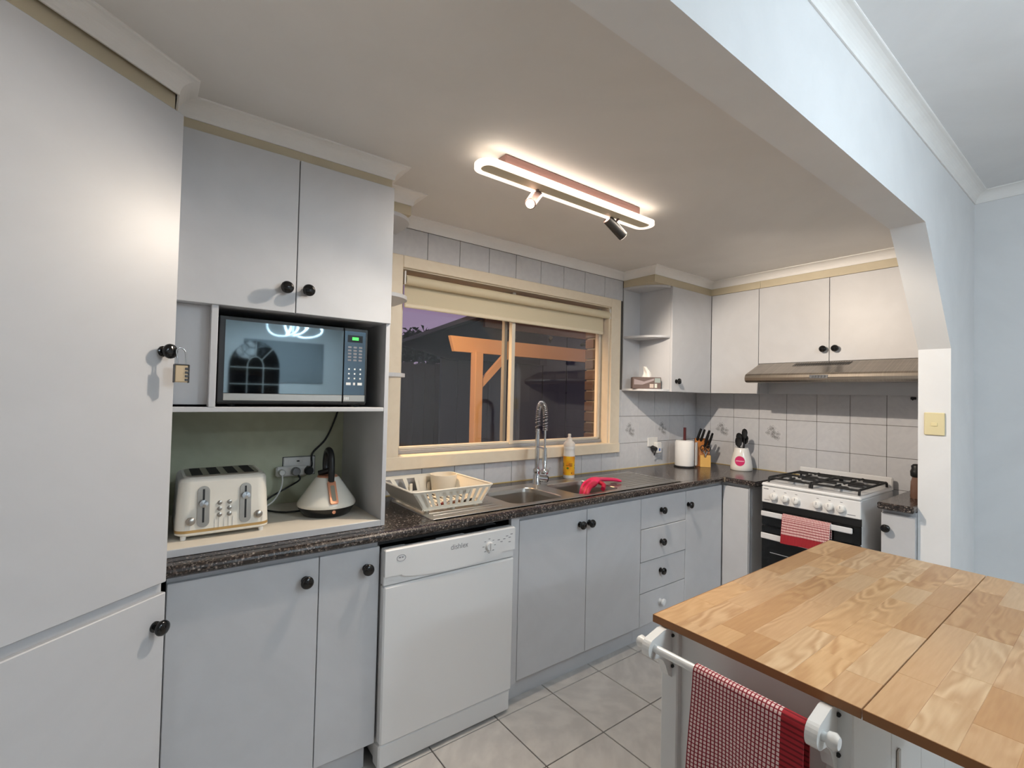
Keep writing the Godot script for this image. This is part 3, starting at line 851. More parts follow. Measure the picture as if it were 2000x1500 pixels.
func wall_units() -> void:
	var u := thing("corner_wall_cabinet", "white corner wall cabinet with rounded open shelves beside the window", "cabinet", Vector3(-0.6, 1.48, 0.15))
	part(u, "carcass", flat([Vector2(-0.777, 0.002), Vector2(-0.002, 0.002), Vector2(-0.002, 0.655), Vector2(-0.262, 0.655), Vector2(-0.262, 0.277), Vector2(-0.777, 0.277)], 1.478, 2.235), M.paint)
	part(u, "side_panel", Geo.new().span(-0.79, -0.7775, 1.478, 2.235, 0.002, 0.277, 0.001), M.paint)
	var dr := part(u, "door", Geo.new().span(-0.79, -0.2835, 1.4765, 2.231, 0.278, 0.295, 0.0015), M.paint_door)
	knob(dr, Vector3(-0.735, 1.552, 0.295), Vector3(0, 0, 1))
	part(u, "return_door", Geo.new().span(-0.28, -0.263, 1.4765, 2.231, 0.297, 0.6555, 0.0015), M.paint_door)
	for y in [1.478, 1.862, 2.222]:
		var q := [Vector2(-0.79, 0.002)] + arc(Vector2(-0.79, 0.002), Vector2(0.187, 0.275), 90, 180, 12)
		part(u, "rounded_shelf", flat(q, y, y + 0.015), M.paint)
	part(u, "shelf_back", Geo.new().span(-0.977, -0.79, 1.478, 2.235, 0.001, 0.009), M.paint)
	part(u, "top_strip", flat([Vector2(-0.976, 0.002), Vector2(-0.002, 0.002), Vector2(-0.002, 0.655), Vector2(-0.259, 0.655), Vector2(-0.259, 0.276), Vector2(-0.976, 0.276)], 2.238, 2.34), M.cream)
	u = thing("hood_cabinet", "white two door wall cabinet above the range hood", "cabinet", Vector3(-0.14, 1.7, 1.13))
	part(u, "carcass", Geo.new().span(-0.262, -0.002, 1.69, 2.235, 0.657, 1.607), M.paint)
	part(u, "valance", Geo.new().span(-0.13, -0.115, 1.478, 1.56, 0.66, 1.607), M.paint)
	part(u, "side_panel", Geo.new().span(-0.262, -0.002, 1.478, 1.69, 0.656, 0.662), M.paint)
	part(u, "filler_panel", Geo.new().span(-0.279, -0.263, 1.69, 2.231, 1.5565, 1.607), M.paint)
	part(u, "top_strip", Geo.new().span(-0.259, -0.002, 2.238, 2.34, 0.656, 1.607), M.cream)
	for d in [[0.659, 1.1025, 1.075], [1.1055, 1.5545, 1.143]]:
		var d2 := part(u, "door", Geo.new().span(-0.28, -0.263, 1.691, 2.231, d[0], d[1], 0.0015), M.paint_door)
		knob(d2, Vector3(-0.28, 1.77, d[2]), Vector3(-1, 0, 0))
	# slide-out style range hood
	u = thing("range_hood", "stainless steel range hood above the stove", "range hood", Vector3(-0.25, 1.55, 1.14))
	var g := Geo.new()
	g.xf = Transform3D(Basis.IDENTITY, Vector3.ZERO)
	var pf := [Vector2(-0.005, 1.565), Vector2(-0.46, 1.548), Vector2(-0.488, 1.551), Vector2(-0.5, 1.562), Vector2(-0.503, 1.58), Vector2(-0.497, 1.596), Vector2(-0.484, 1.607), Vector2(-0.29, 1.688), Vector2(-0.005, 1.688)]
	g.prism(pf, 0.672, 1.602)
	part(u, "canopy", g, M.hood)
	var sl := Vector3(0.194, 0.081, 0).normalized()
	var nrm := Vector3(-sl.y, sl.x, 0)
	for i in 24:
		g = Geo.new()
		g.xf = Transform3D(Basis(Vector3(0, 0, 1), 0.0), Vector3.ZERO)
		var z := 0.925 + i * 0.0136
		var c := Vector3(-0.306, 1.6815, z)
		g.poly([c + nrm * 0.0025, c + nrm * 0.0025 + Vector3(0, 0, 0.0065), c + nrm * 0.0025 + Vector3(0, 0, -0.0035) - sl * 0.055, c + nrm * 0.0025 + Vector3(0, 0, -0.01) - sl * 0.055], nrm)
		part(u, "vent_slot", g, M.black_matte)
	for i in 5: part(u, "button", Geo.new().span(-0.507, -0.5, 1.577, 1.588, 1.088 + i * 0.0165, 1.098 + i * 0.0165, 0.002), M.dark_grey)
	part(u, "control_strip", Geo.new().span(-0.5045, -0.499, 1.572, 1.593, 1.075, 1.175, 0.001), M.chrome)
	for i in 3:
		g = Geo.new()
		g.poly([Vector3(-0.45, 1.5465, 0.7 + i * 0.3), Vector3(-0.45, 1.5465, 0.985 + i * 0.3), Vector3(-0.15, 1.558, 0.985 + i * 0.3), Vector3(-0.15, 1.558, 0.7 + i * 0.3)], Vector3.DOWN)
		part(u, "grease_filter", g, M.grey)
	# tissue box on the lowest rounded shelf
	u = thing("tissue_box", "brown patterned tissue box with a tissue pulled out on the rounded shelf", "tissue box", Vector3(-0.88, 1.493, 0.13))
	var X := Transform3D(Basis(Vector3.UP, deg_to_rad(-42)), Vector3(-0.882, 1.493, 0.142))
	g = Geo.new(); g.xf = X
	g.box(Vector3(0, 0.042, 0), Vector3(0.2, 0.084, 0.085), 0.002)
	part(u, "carton", g, mat(rgb(96, 78, 72), 0.5))
	g = Geo.new(); g.xf = X
	g.prism([Vector2(-0.09, 0.03), Vector2(-0.03, 0.03), Vector2(0.05, 0.06), Vector2(0.05, 0.075), Vector2(-0.02, 0.052), Vector2(-0.09, 0.07)], 0.0426, 0.0432)
	part(u, "printed_swirl", g, mat(rgb(150, 136, 136), 0.5))
	for e in [[0.055, 0.095, 0.045, 0.078, rgb(140, 150, 146)], [0.055, 0.072, 0.008, 0.038, rgb(196, 200, 190)], [0.02, 0.048, 0.008, 0.036, rgb(186, 172, 162)]]:
		g = Geo.new(); g.xf = X
		g.span(e[0], e[1], e[2], e[3], 0.0426, 0.0431)
		part(u, "printed_panel", g, mat(e[4], 0.5))
	var sg := []
	for i in 7:
		var row := []
		for j in 7:
			var t := i / 6.0
			var s := j / 6.0 - 0.5
			row.append(X * Vector3(s * 0.075 * (1.0 - 0.72 * t) + 0.012 * sin(t * 4.0), 0.078 + 0.085 * t, 0.018 * sin(s * 7.0 + t * 3.0) * (1.0 - 0.4 * t)))
		sg.append(row)
	part(u, "tissue", Geo.new().sheet(sg, 0.0012), mat(rgb(236, 234, 230), 0.9))

func ceiling_light() -> void:
	var u := thing("ceiling_light", "oval LED ceiling light bar with two adjustable spot heads", "ceiling light", Vector3(-2.3, YC, 0.84))
	var warm := Color(1.0, 0.935, 0.86)
	part(u, "ceiling_plate", Geo.new().span(-2.7, -1.9, 2.292, 2.3405, 0.812, 0.868, 0.004), mat(rgb(140, 106, 100), 0.45))
	var outer := round_rect(-2.81, 0.786, -1.79, 0.894, 0.05, 8)
	var inner := round_rect(-2.786, 0.810, -1.814, 0.870, 0.028, 8)
	# the glowing ring: outer and inner outlines joined
	var g := Geo.new()
	var m := outer.size()
	for i in m:
		var k := (i + 1) % m
		var A := [outer[i], outer[k], inner[k], inner[i]]
		var lo := []
		var hi := []
		for q in A:
			lo.append(Vector3(q.x, 2.272, q.y))
			hi.append(Vector3(q.x, 2.29, q.y))
		g.poly(lo, Vector3.DOWN)
		g.poly(hi, Vector3.UP)
		var c := Vector3((outer[i].x + outer[k].x) * 0.5 + 2.3, 0, (outer[i].y + outer[k].y) * 0.5 - 0.84)
		if absf(c.x) < 0.46: c.x = 0.0
		g.poly([lo[0], lo[1], hi[1], hi[0]], c)
		g.poly([lo[2], lo[3], hi[3], hi[2]], -c)
	part(u, "led_ring", g, glow(warm, RING_GLOW))
	part(u, "centre_bar", flat(inner, 2.274, 2.292), mat(rgb(206, 196, 172), 0.5))
	for z in [0.798, 0.882]:
		area(Vector3(-2.3, 2.27, z), Vector2(0.94, 0.02), Vector3.DOWN, warm, RING_DOWN, "led_ring_light", u)
		area(Vector3(-2.3, 2.292, z), Vector2(0.94, 0.02), Vector3.UP, warm, RING_UP, "led_ring_light", u)
	var head_m := mat(rgb(98, 80, 76), 0.45, 0.2)
	var heads := [[Vector3(-2.5, 2.246, 0.80), Vector3(-0.62, -0.66, 0.34), M.rose, SPOT_1, 56.0], [Vector3(-2.0, 2.238, 0.80), Vector3(0.86, -0.58, 0.14), M.black, SPOT_2, SPOT_A]]
	for e in heads:
		var d: Vector3 = e[1].normalized()
		var c: Vector3 = e[0]
		var hd := part(u, "spot_head", Geo.new().tube([c - d * 0.055, c - d * 0.052, c + d * 0.06, c + d * 0.062], 0.024, 20, false, [0.021, 0.0235, 0.0235, 0.021]), head_m if e[2] == M.rose else M.black)
		part(hd, "end_cap", Geo.new().tube([c - d * 0.058, c - d * 0.0535], 0.0225, 20), head_m)
		part(hd, "lens", Geo.new().tube([c + d * 0.058, c + d * 0.064], 0.019, 20), glow(warm, 3.0))
		part(u, "arm", Geo.new().tube([Vector3(c.x, 2.276, 0.822), Vector3(c.x, 2.262, 0.80), c - d * 0.01], 0.006, 8), head_m)
		var l := SpotLight3D.new()
		l.name = "spot_head_light"
		l.light_color = warm
		l.light_energy = e[3]
		l.spot_range = 14.0
		l.spot_attenuation = 2.0
		l.spot_angle = e[4]
		l.spot_angle_attenuation = 0.45
		l.light_size = 0.01
		l.shadow_enabled = true
		u.add_child(l, true)
		l.global_position = c + d * 0.085
		l.look_at(c + d, Vector3.UP)

const RING_GLOW := 2.4
const RING_DOWN := 1.0
const RING_UP := 0.07
const SPOT_1 := 1.9
const SPOT_2 := 3.9
const SPOT_A := 46.0
const LIVING_FAR := 11.0
const LIVING_NEAR := 1.75

func living_room() -> void:
	var floor_m := mat(rgb(150, 128, 104), 0.4)
	struct("floor_living", Geo.new().span(-6.6, 0.1, -0.12, -0.0005, 2.852, 7.1), floor_m)
	struct("floor_passage", Geo.new().span(-6.6, -4.502, -0.12, -0.0005, 1.6, 2.852), floor_m)
	struct("ceiling_living", Geo.new().span(-6.6, 0.25, 2.64, 2.72, 1.6, 7.1), M.wall, "white living room ceiling at the top right")
	struct("wall_living", Geo.new().span(-6.6, 0.1, 0, 2.7, 6.8, 7.0), M.wall)
	struct("wall_living_left", Geo.new().span(-6.75, -6.6, 0, 2.7, 1.6, 7.0), M.wall)
	struct("trim_2", cornice_run([Vector2(-6.55, 1.7375), Vector2(0.005, 1.7375), Vector2(0.005, 6.75)], 2.64, 0.055), M.cornice, "white cove cornice along the living room walls")
	# what the microwave door mirrors: arched glazed mirror, grey canvas, looped pendant
	var u := thing("arched_mirror", "arched dark glazed panel with thin bars reflected in the microwave door", "mirror", Vector3(-2.5, 0.9, 6.78))
	var o := [Vector2(-2.83, 0.9), Vector2(-2.15, 0.9)] + arc(Vector2(-2.49, 1.76), Vector2(0.34, 0.4), 0, 180, 18)
	var g := Geo.new()
	g.prism(o, 6.77, 6.79)
	part(u, "glass", g, mat(rgb(16, 15, 16), 0.04))
	var bars := [[[-2.83, 1.75], [-2.15, 1.75]], [[-2.83, 1.5], [-2.15, 1.5]], [[-2.6, 0.92], [-2.6, 1.76]], [[-2.38, 0.92], [-2.38, 1.76]], [[-2.49, 1.92], [-2.49, 2.15]], [[-2.57, 1.87], [-2.72, 2.05]], [[-2.41, 1.87], [-2.26, 2.05]]]
	for b in bars: part(u, "bar", Geo.new().tube([Vector3(b[0][0], b[0][1], 6.768), Vector3(b[1][0], b[1][1], 6.768)], 0.005, 6), M.white)
	var ring := []
	for q in arc(Vector2(-2.49, 1.76), Vector2(0.11, 0.16), 0, 180, 12): ring.append(Vector3(q.x, q.y, 6.768))
	part(u, "bar", Geo.new().tube(ring, 0.005, 6), M.white)
	u = thing("wall_canvas", "wide plain grey canvas hung behind the arched panel", "canvas", Vector3(-2.07, 1.54, 6.79))
	part(u, "panel", Geo.new().span(-2.65, -1.49, 1.535, 2.19, 6.785, 6.8), mat(rgb(140, 146, 150), 0.8))
	u = thing("pendant_light", "looped white LED tube pendant reflected at the top of the microwave door", "pendant light", Vector3(-2.2, 2.64, 5.6))
	var cool := Color(0.9, 0.96, 1.0)
	for e in [[-2.36, 2.3, 0.19, 0.16, 0.2], [-2.2, 2.34, 0.16, 0.19, 0.9], [-2.05, 2.3, 0.19, 0.15, -0.4], [-2.22, 2.28, 0.12, 0.13, 1.7]]:
		var lp := []
		for i in 28:
			var a := TAU * i / 28.0
			var q := Vector3(cos(a) * e[2], sin(a) * e[3], 0.1 * sin(a * 2.0 + e[4])).rotated(Vector3.UP, e[4] * 0.5)
			lp.append(Vector3(e[0], e[1], 5.6) + q)
		part(u, "led_loop", Geo.new().tube(lp, 0.011, 8, true), glow(cool, 4.0))
	part(u, "cord", Geo.new().tube([Vector3(-2.2, 2.46, 5.6), Vector3(-2.2, 2.64, 5.6)], 0.004, 6), M.white)
	part(u, "ceiling_rose", Geo.new().lathe(Vector3(-2.2, 2.6, 5.6), [Vector2(0, 0), Vector2(0.06, 0.0), Vector2(0.07, 0.03), Vector2(0.07, 0.04)], 20), M.white)
	# a second pendant of the same kind, nearer the kitchen, behind the camera
	var u2 := u.duplicate()
	u2.name = numbered("pendant_light")
	add_child(u2)
	u2.position = Vector3(-2.1, 2.64, 3.0)
	u2.set_meta("label", "looped white LED tube pendant over the dining end of the living room")
	area(Vector3(-2.2, 2.45, 5.6), Vector2(0.5, 0.4), Vector3.DOWN, cool, LIVING_FAR, "pendant_light_glow", u)
	area(Vector3(-2.2, 2.48, 5.6), Vector2(0.5, 0.4), Vector3.UP, cool, LIVING_FAR, "pendant_light_glow", u)
	var l := OmniLight3D.new()
	l.name = "pendant_light_glow"
	l.light_color = cool
	l.light_energy = LIVING_NEAR
	l.omni_range = 20.0
	l.omni_attenuation = 2.0
	l.light_size = 0.2
	l.shadow_enabled = true
	u2.add_child(l)
	l.global_position = Vector3(-2.1, 2.3, 3.0)

# outlines of equal length joined into a skin: rings = [[points of (x, z)], y]
func loft(rings: Array, cap_low := true, cap_top := true) -> Geo:
	var g := Geo.new()
	var m: int = rings[0][0].size()
	var c := Vector3.ZERO
	for q in rings[0][0]: c += Vector3(q.x, 0, q.y) / m
	for i in rings.size() - 1:
		for j in m:
			var k := (j + 1) % m
			var P := func(r: int, q: int) -> Vector3: return Vector3(rings[r][0][q].x, rings[r][1], rings[r][0][q].y)
			var N := func(q: int) -> Vector3:
				var t: Vector2 = rings[i][0][(q + 1) % m] - rings[i][0][(q - 1 + m) % m]
				var o := Vector3(t.y, 0, -t.x)
				var up: Vector3 = P.call(i + 1, q) - P.call(i, q)
				o = o.normalized()
				if o.dot(P.call(i, q) - Vector3(c.x, rings[i][1], c.z)) < 0: o = -o
				var s := (o - up.normalized() * o.dot(up.normalized()))
				return s.normalized() if s.length() > 0.01 else Vector3(0, 1, 0)
			var a: Vector3 = P.call(i, j)
			var b: Vector3 = P.call(i, k)
			var d: Vector3 = P.call(i + 1, j)
			var e: Vector3 = P.call(i + 1, k)
			g.tri(a, b, e, N.call(j), N.call(k), N.call(k))
			g.tri(a, e, d, N.call(j), N.call(k), N.call(j))
	for cp in [[0, Vector3.DOWN, cap_low], [rings.size() - 1, Vector3.UP, cap_top]]:
		if not cp[2]: continue
		var pl := []
		for q in rings[cp[0]][0]: pl.append(Vector3(q.x, rings[cp[0]][1], q.y))
		g.poly(pl, cp[1])
	return g

func stove() -> void:
	var u := thing("gas_stove", "white freestanding gas stove with black double oven doors", "stove", Vector3(-0.32, 0, 1.11))
	part(u, "body", Geo.new().span(-0.583, -0.045, 0.04, 0.886, 0.848, 1.377, 0.003), M.enamel)
	for q in [[-0.54, 0.89], [-0.54, 1.34], [-0.1, 0.89], [-0.1, 1.34]]: part(u, "foot", Geo.new().lathe(Vector3(q[0], 0, q[1]), [Vector2(0, 0), Vector2(0.018, 0), Vector2(0.018, 0.04)], 12), M.black)
	part(u, "hob", Geo.new().span(-0.616, -0.045, 0.886, 0.908, 0.844, 1.381, 0.008), M.enamel)
	part(u, "splash_guard", Geo.new().span(-0.06, -0.035, 0.886, 0.968, 0.846, 1.379, 0.006), M.enamel)
	part(u, "control_panel", Geo.new().span(-0.61, -0.584, 0.784, 0.884, 0.846, 1.379, 0.004), M.enamel)
	for z in [0.922, 0.988, 1.05, 1.166, 1.227, 1.286]:
		var k := part(u, "knob", Geo.new().lathe(Vector3.ZERO, [Vector2(0.0225, 0), Vector2(0.0225, 0.006), Vector2(0.0205, 0.02), Vector2(0.018, 0.023), Vector2(0, 0.023)], 24), M.white_gloss, turned(Vector3(-0.61, 0.829, z), Vector3.LEFT))
		part(k, "pointer", Geo.new().span(-0.6345, -0.632, 0.829, 0.845, z - 0.0012, z + 0.0012), M.grey)
		part(u, "dial_mark", Geo.new().span(-0.6105, -0.6098, 0.862, 0.865, z - 0.006, z + 0.006), M.print)
	part(u, "maker_mark", Geo.new().span(-0.6105, -0.6098, 0.868, 0.873, 0.858, 0.888), M.print)
	part(u, "printed_mark", Geo.new().span(-0.6105, -0.6098, 0.8, 0.803, 0.862, 0.895), M.print)
	part(u, "printed_mark", Geo.new().span(-0.6105, -0.6098, 0.8, 0.804, 1.315, 1.355), M.print)
	part(u, "fascia_gap", Geo.new().span(-0.6, -0.584, 0.742, 0.783, 0.848, 1.377), M.black)
	var ovg := mat(rgb(10, 11, 12), 0.08)
	for d in [[0.642, 0.741, 0.701, 0.733], [0.12, 0.636, 0.561, 0.597]]:
		var dr := part(u, "oven_door", Geo.new().span(-0.61, -0.584, d[0], d[1], 0.848, 1.377, 0.003), ovg)
		part(dr, "handle", Geo.new().span(-0.634, -0.622, d[2], d[3], 0.852, 1.346, 0.004), mat(rgb(214, 214, 216), 0.3))
		for z in [0.875, 1.32]: part(dr, "handle_post", Geo.new().span(-0.623, -0.609, d[2] + 0.008, d[3] - 0.008, z - 0.01, z + 0.01), M.dark_grey)
	part(u, "oven_window_trim", Geo.new().span(-0.6112, -0.6098, 0.475, 0.479, 0.9, 1.33), M.grey)
	# burners and pan supports
	for bx in [-0.45, -0.2]:
		for bz in [0.985, 1.24]:
			var b := part(u, "burner", Geo.new().lathe(Vector3(bx, 0.908, bz), [Vector2(0.048, 0), Vector2(0.045, 0.006), Vector2(0.034, 0.008), Vector2(0.032, 0.012)], 24), M.grey)
			part(b, "cap", Geo.new().lathe(Vector3(bx, 0.919, bz), [Vector2(0.034, 0), Vector2(0.034, 0.005), Vector2(0.029, 0.008), Vector2(0, 0.009)], 24), M.black_matte)
	for h in [[0.868, 1.106], [1.118, 1.357]]:
		var g := Geo.new()
		var y := 0.938
		var zc: float = (h[0] + h[1]) * 0.5
		for z in [h[0], h[1]]: g.tube([Vector3(-0.565, 0.909, z), Vector3(-0.56, y - 0.004, z), Vector3(-0.55, y, z), Vector3(-0.1, y, z), Vector3(-0.09, y - 0.004, z), Vector3(-0.085, 0.909, z)], 0.0068, 8)
		for x in [-0.56, -0.325, -0.09]: g.tube([Vector3(x, y - 0.002, h[0]), Vector3(x, y - 0.002, h[1])], 0.0065, 8)
		for x in [-0.45, -0.2]:
			for sg in [-1.0, 1.0]:
				g.tube([Vector3(x, y - 0.002, zc + sg * 0.119), Vector3(x, y + 0.004, zc + sg * 0.1), Vector3(x, y + 0.004, zc + sg * 0.03)], 0.0065, 8)
				g.tube([Vector3(x + sg * 0.115, y - 0.002, zc), Vector3(x + sg * 0.095, y + 0.004, zc), Vector3(x + sg * 0.03, y + 0.004, zc)], 0.0065, 8)
		part(u, "pan_support", g, M.black_matte)
	# tea towel over the upper handle
	var t := thing("tea_towel", "red and white checked tea towel hanging on the oven door handle", "tea towel", Vector3(-0.64, 0.57, 1.11))
	var prof := [Vector2(-0.647, 0.566), Vector2(-0.646, 0.6), Vector2(-0.6455, 0.617), Vector2(-0.644, 0.66), Vector2(-0.642, 0.7), Vector2(-0.640, 0.727), Vector2(-0.635, 0.7365), Vector2(-0.628, 0.7385), Vector2(-0.6195, 0.733), Vector2(-0.6165, 0.72), Vector2(-0.6155, 0.68), Vector2(-0.6155, 0.645)]
	for sec in [[0, 2, "border", M.red_stripe, Vector2(33, 7)], [2, 11, "cloth", M.check, Vector2(33, 24)]]:
		var gr := []
		for i in 25:
			var row := []
			for k in range(sec[0], sec[1] + 1):
				var f := i / 24.0
				var hang: float = clampf((0.735 - prof[k].y) / 0.17, 0, 1) * (1.0 if k < 7 else 0.0)
				row.append(Vector3(prof[k].x - 0.004 * hang * (1.0 + sin(f * 11.0)) , prof[k].y + (0.012 * f - 0.004) * hang, lerpf(0.984, 1.242, f) - 0.006 * hang))
			gr.append(row)
		part(t, sec[2], Geo.new().sheet(gr, 0.003, sec[4].x, sec[4].y), sec[3])

func hole_plate(g: Geo, x0: float, x1: float, z0: float, z1: float, ring: Array, y: float) -> void:
	var c := Vector2.ZERO
	for q in ring: c += q / ring.size()
	var out := []
	for q in ring:
		var d: Vector2 = q - c
		var s := 1e9
		if absf(d.x) > 1e-6: s = minf(s, ((x1 if d.x > 0 else x0) - c.x) / d.x)
		if absf(d.y) > 1e-6: s = minf(s, ((z1 if d.y > 0 else z0) - c.y) / d.y)
		out.append(c + d * s)
	for i in ring.size():
		var k := (i + 1) % ring.size()
		var pl := [ring[i], out[i]]
		var a: Vector2 = out[i]
		var b: Vector2 = out[k]
		if absf(a.x - b.x) > 1e-5 and absf(a.y - b.y) > 1e-5:
			var ax := x0 if minf(absf(a.x - x0), absf(b.x - x0)) < 1e-5 else x1
			var az := z0 if minf(absf(a.y - z0), absf(b.y - z0)) < 1e-5 else z1
			pl.append(Vector2(ax, az))
		pl.append_array([b, ring[k]])
		var p3 := []
		for q in pl: p3.append(Vector3(q.x, y, q.y))
		for j in range(1, p3.size() - 1): g.poly([p3[0], p3[j], p3[j + 1]], Vector3.UP)

func sink_and_bench() -> void:
	var u := thing("kitchen_sink", "stainless steel double bowl sink with two drainers", "sink", Vector3(-1.91, 0.9, 0.32))
	var st: Material = M.bowl_steel
	var y := 0.9035
	var g := Geo.new()
	var r1 := round_rect(-2.335, 0.19, -1.995, 0.5, 0.06)
	var r2 := round_rect(-1.895, 0.19, -1.555, 0.5, 0.06)
	hole_plate(g, -2.36, -1.945, 0.115, 0.528, r1, y)
	hole_plate(g, -1.945, -1.53, 0.115, 0.528, r2, y)
	for r in [[-2.79, -2.36], [-1.53, -1.03]]:
		g.poly([Vector3(r[0], y, 0.115), Vector3(r[1], y, 0.115), Vector3(r[1], y, 0.528), Vector3(r[0], y, 0.528)], Vector3.UP)
	part(u, "top_plate", g, st)
	var rim := []
	for q in round_rect(-2.792, 0.112, -1.028, 0.531, 0.012, 3): rim.append(Vector3(q.x, 0.901, q.y))
	part(u, "rolled_rim", Geo.new().tube(rim, 0.0035, 6, true), st)
	for b in [[-2.335, -1.995], [-1.895, -1.555]]:
		var rings := []
		for e in [[0.0, 0.9035, 0.06], [0.003, 0.899, 0.058], [0.006, 0.88, 0.056], [0.014, 0.77, 0.05], [0.025, 0.748, 0.045], [0.05, 0.742, 0.04]]:
			rings.append([round_rect(b[0] + e[0], 0.19 + e[0], b[1] - e[0], 0.5 - e[0], e[2]), e[1]])
		var bg := loft(rings, false, true)
		var bw := part(u, "bowl", bg, st)
		part(bw, "waste", Geo.new().lathe(Vector3((b[0] + b[1]) * 0.5, 0.742, 0.345), [Vector2(0.042, 0.001), Vector2(0.04, 0.003), Vector2(0.03, 0.001), Vector2(0, 0.001)], 20), M.chrome)
	for i in 9:
		for xr in [[-2.76, -2.4], [-1.49, -1.06]]:
			var z := 0.16 + i * 0.04
			part(u, "drainer_rib", Geo.new().tube([Vector3(xr[0], y - 0.001, z), Vector3(xr[1], y - 0.001, z)], 0.004, 6), st)
	# pull-down mixer tap
	u = thing("mixer_tap", "tall chrome mixer tap with a spring hose behind the sink", "tap", Vector3(-1.882, 0.9, 0.14))
	var T := Vector3(-1.897, 0.9, 0.14)
	part(u, "base", Geo.new().lathe(T, [Vector2(0.027, 0.0), Vector2(0.027, 0.006), Vector2(0.022, 0.01), Vector2(0.022, 0.055), Vector2(0.019, 0.062), Vector2(0.0215, 0.075), Vector2(0.0215, 0.085), Vector2(0.016, 0.095)], 20), M.chrome)
	part(u, "riser", Geo.new().tube([T + Vector3(0, 0.08, 0), T + Vector3(0, 0.33, 0)], 0.0135, 16), M.chrome)
	var lev := part(u, "lever_body", Geo.new().tube([T + Vector3(0, 0.038, 0), T + Vector3(0.06, 0.03, 0.02)], 0.02, 16), M.chrome)
	part(lev, "lever", Geo.new().tube([T + Vector3(0.05, 0.035, 0.015), T + Vector3(0.09, 0.095, 0.02)], 0.003, 8), M.chrome)
	part(lev, "lever_cap", Geo.new().tube([T + Vector3(0.059, 0.03, 0.02), T + Vector3(0.066, 0.029, 0.022)], 0.0195, 16), M.black)
	var ax := Vector3(-0.045, 0, 0.12)
	var hose := [T + Vector3(0, 0.3, 0), T + Vector3(0, 0.37, 0)]
	for i in 9:
		var a := PI * i / 8.0
		hose.append(T + Vector3(0, 0.41, 0) + ax * (0.5 - 0.5 * cos(a)) + Vector3(0, 0.073 * sin(a), 0))
	hose.append_array([T + ax + Vector3(0, 0.36, 0), T + ax + Vector3(0, 0.33, 0)])
	var hp := spline(hose, 5)
	part(u, "hose", Geo.new().tube(hp, 0.0075, 10), M.dark_grey)
	var coil := []
	var turns := 34.0
	for i in 476:
		var f := i / 475.0 * (hp.size() - 1.001)
		var k := int(f)
		var c: Vector3 = hp[k].lerp(hp[k + 1], f - k)
		var tg: Vector3 = (hp[k + 1] - hp[k]).normalized()
		var sd := tg.cross(ax.normalized().cross(Vector3.UP)).normalized()
		var ot := tg.cross(sd)
		var an := TAU * turns * i / 475.0
		coil.append(c + (sd * cos(an) + ot * sin(an)) * 0.0135)
	part(u, "spring", Geo.new().tube(coil, 0.0021, 5), M.chrome)
	part(u, "thin_hose", Geo.new().tube([T + ax + Vector3(0, 0.335, 0), T + ax + Vector3(0, 0.22, 0)], 0.006, 10), M.chrome)
	part(u, "bracket", Geo.new().tube([T + Vector3(0, 0.225, 0), T + ax + Vector3(0, 0.225, 0)], 0.005, 8), M.chrome)
	part(u, "spray_head", Geo.new().lathe(T + ax + Vector3(0, 0.085, 0), [Vector2(0, 0), Vector2(0.022, 0), Vector2(0.024, 0.012), Vector2(0.02, 0.022), Vector2(0.0125, 0.028), Vector2(0.0135, 0.1), Vector2(0.011, 0.145), Vector2(0, 0.147)], 18), M.chrome)
	# dish rack
	var rk := thing("dish_rack", "cream plastic dish rack standing on the left drainer", "dish rack", Vector3(-2.62, 0.9, 0.23))
	var plastic := mat(rgb(232, 226, 212), 0.4)
	var tl := [-2.835, -2.425, 0.035, 0.435]
	var bl := [-2.775, -2.47, 0.065, 0.415]
	var yt := 1.0
	var yb := 0.916
	# walls: u along, v up; outlines follow the flare
	var walls := [[Vector3(bl[0], yb, bl[3]), Vector3(bl[1], yb, bl[3]), Vector3(tl[1], yt, tl[3]), Vector3(tl[0], yt, tl[3]), "front"],
		[Vector3(bl[0], yb, bl[2]), Vector3(bl[1], yb, bl[2]), Vector3(tl[1], yt, tl[2]), Vector3(tl[0], yt, tl[2]), "rear"],
		[Vector3(bl[0], yb, bl[2]), Vector3(bl[0], yb, bl[3]), Vector3(tl[0], yt, tl[3]), Vector3(tl[0], yt, tl[2]), "side"],
		[Vector3(bl[1], yb, bl[2]), Vector3(bl[1], yb, bl[3]), Vector3(tl[1], yt, tl[3]), Vector3(tl[1], yt, tl[2]), "side"]]
	for w in walls:
		var at := func(a: float, b: float) -> Vector3: return (w[0].lerp(w[1], a)).lerp(w[3].lerp(w[2], a), b)
		g = Geo.new()
		var pieces := []
		if w[4] == "side": pieces = [[0.0, 1.0, 0.0, 1.0]]
		else:
			pieces = [[0, 1, 0, 0.12], [0, 1, 0.86, 1]]
			var sl := 11 if w[4] == "front" else 6
			for i in sl + 1:
				var c := float(i) / sl
				var hw := 0.022 if w[4] == "front" else 0.028
				pieces.append([maxf(c - hw, 0), minf(c + hw, 1), 0.12, 0.86])
			if w[4] == "front": pieces.append_array([[0.0, 0.14, 0.12, 0.86], [0.3, 0.72, 0.62, 0.86]])
			else: pieces.append([0.52, 1.0, 0.12, 0.86])
		var nn: Vector3 = ((w[1] - w[0]).cross(w[3] - w[0])).normalized() * 0.0015
		for p in pieces:
			var q := [at.call(p[0], p[2]), at.call(p[1], p[2]), at.call(p[1], p[3]), at.call(p[0], p[3])]
			g.poly([q[0] + nn, q[1] + nn, q[2] + nn, q[3] + nn], nn)
			g.poly([q[0] - nn, q[1] - nn, q[2] - nn, q[3] - nn], -nn)
			for e in 4:
				var f := (e + 1) % 4
				g.poly([q[e] + nn, q[f] + nn, q[f] - nn, q[e] - nn], (q[e] + q[f]) - (q[(e + 2) % 4] + q[(e + 3) % 4]))
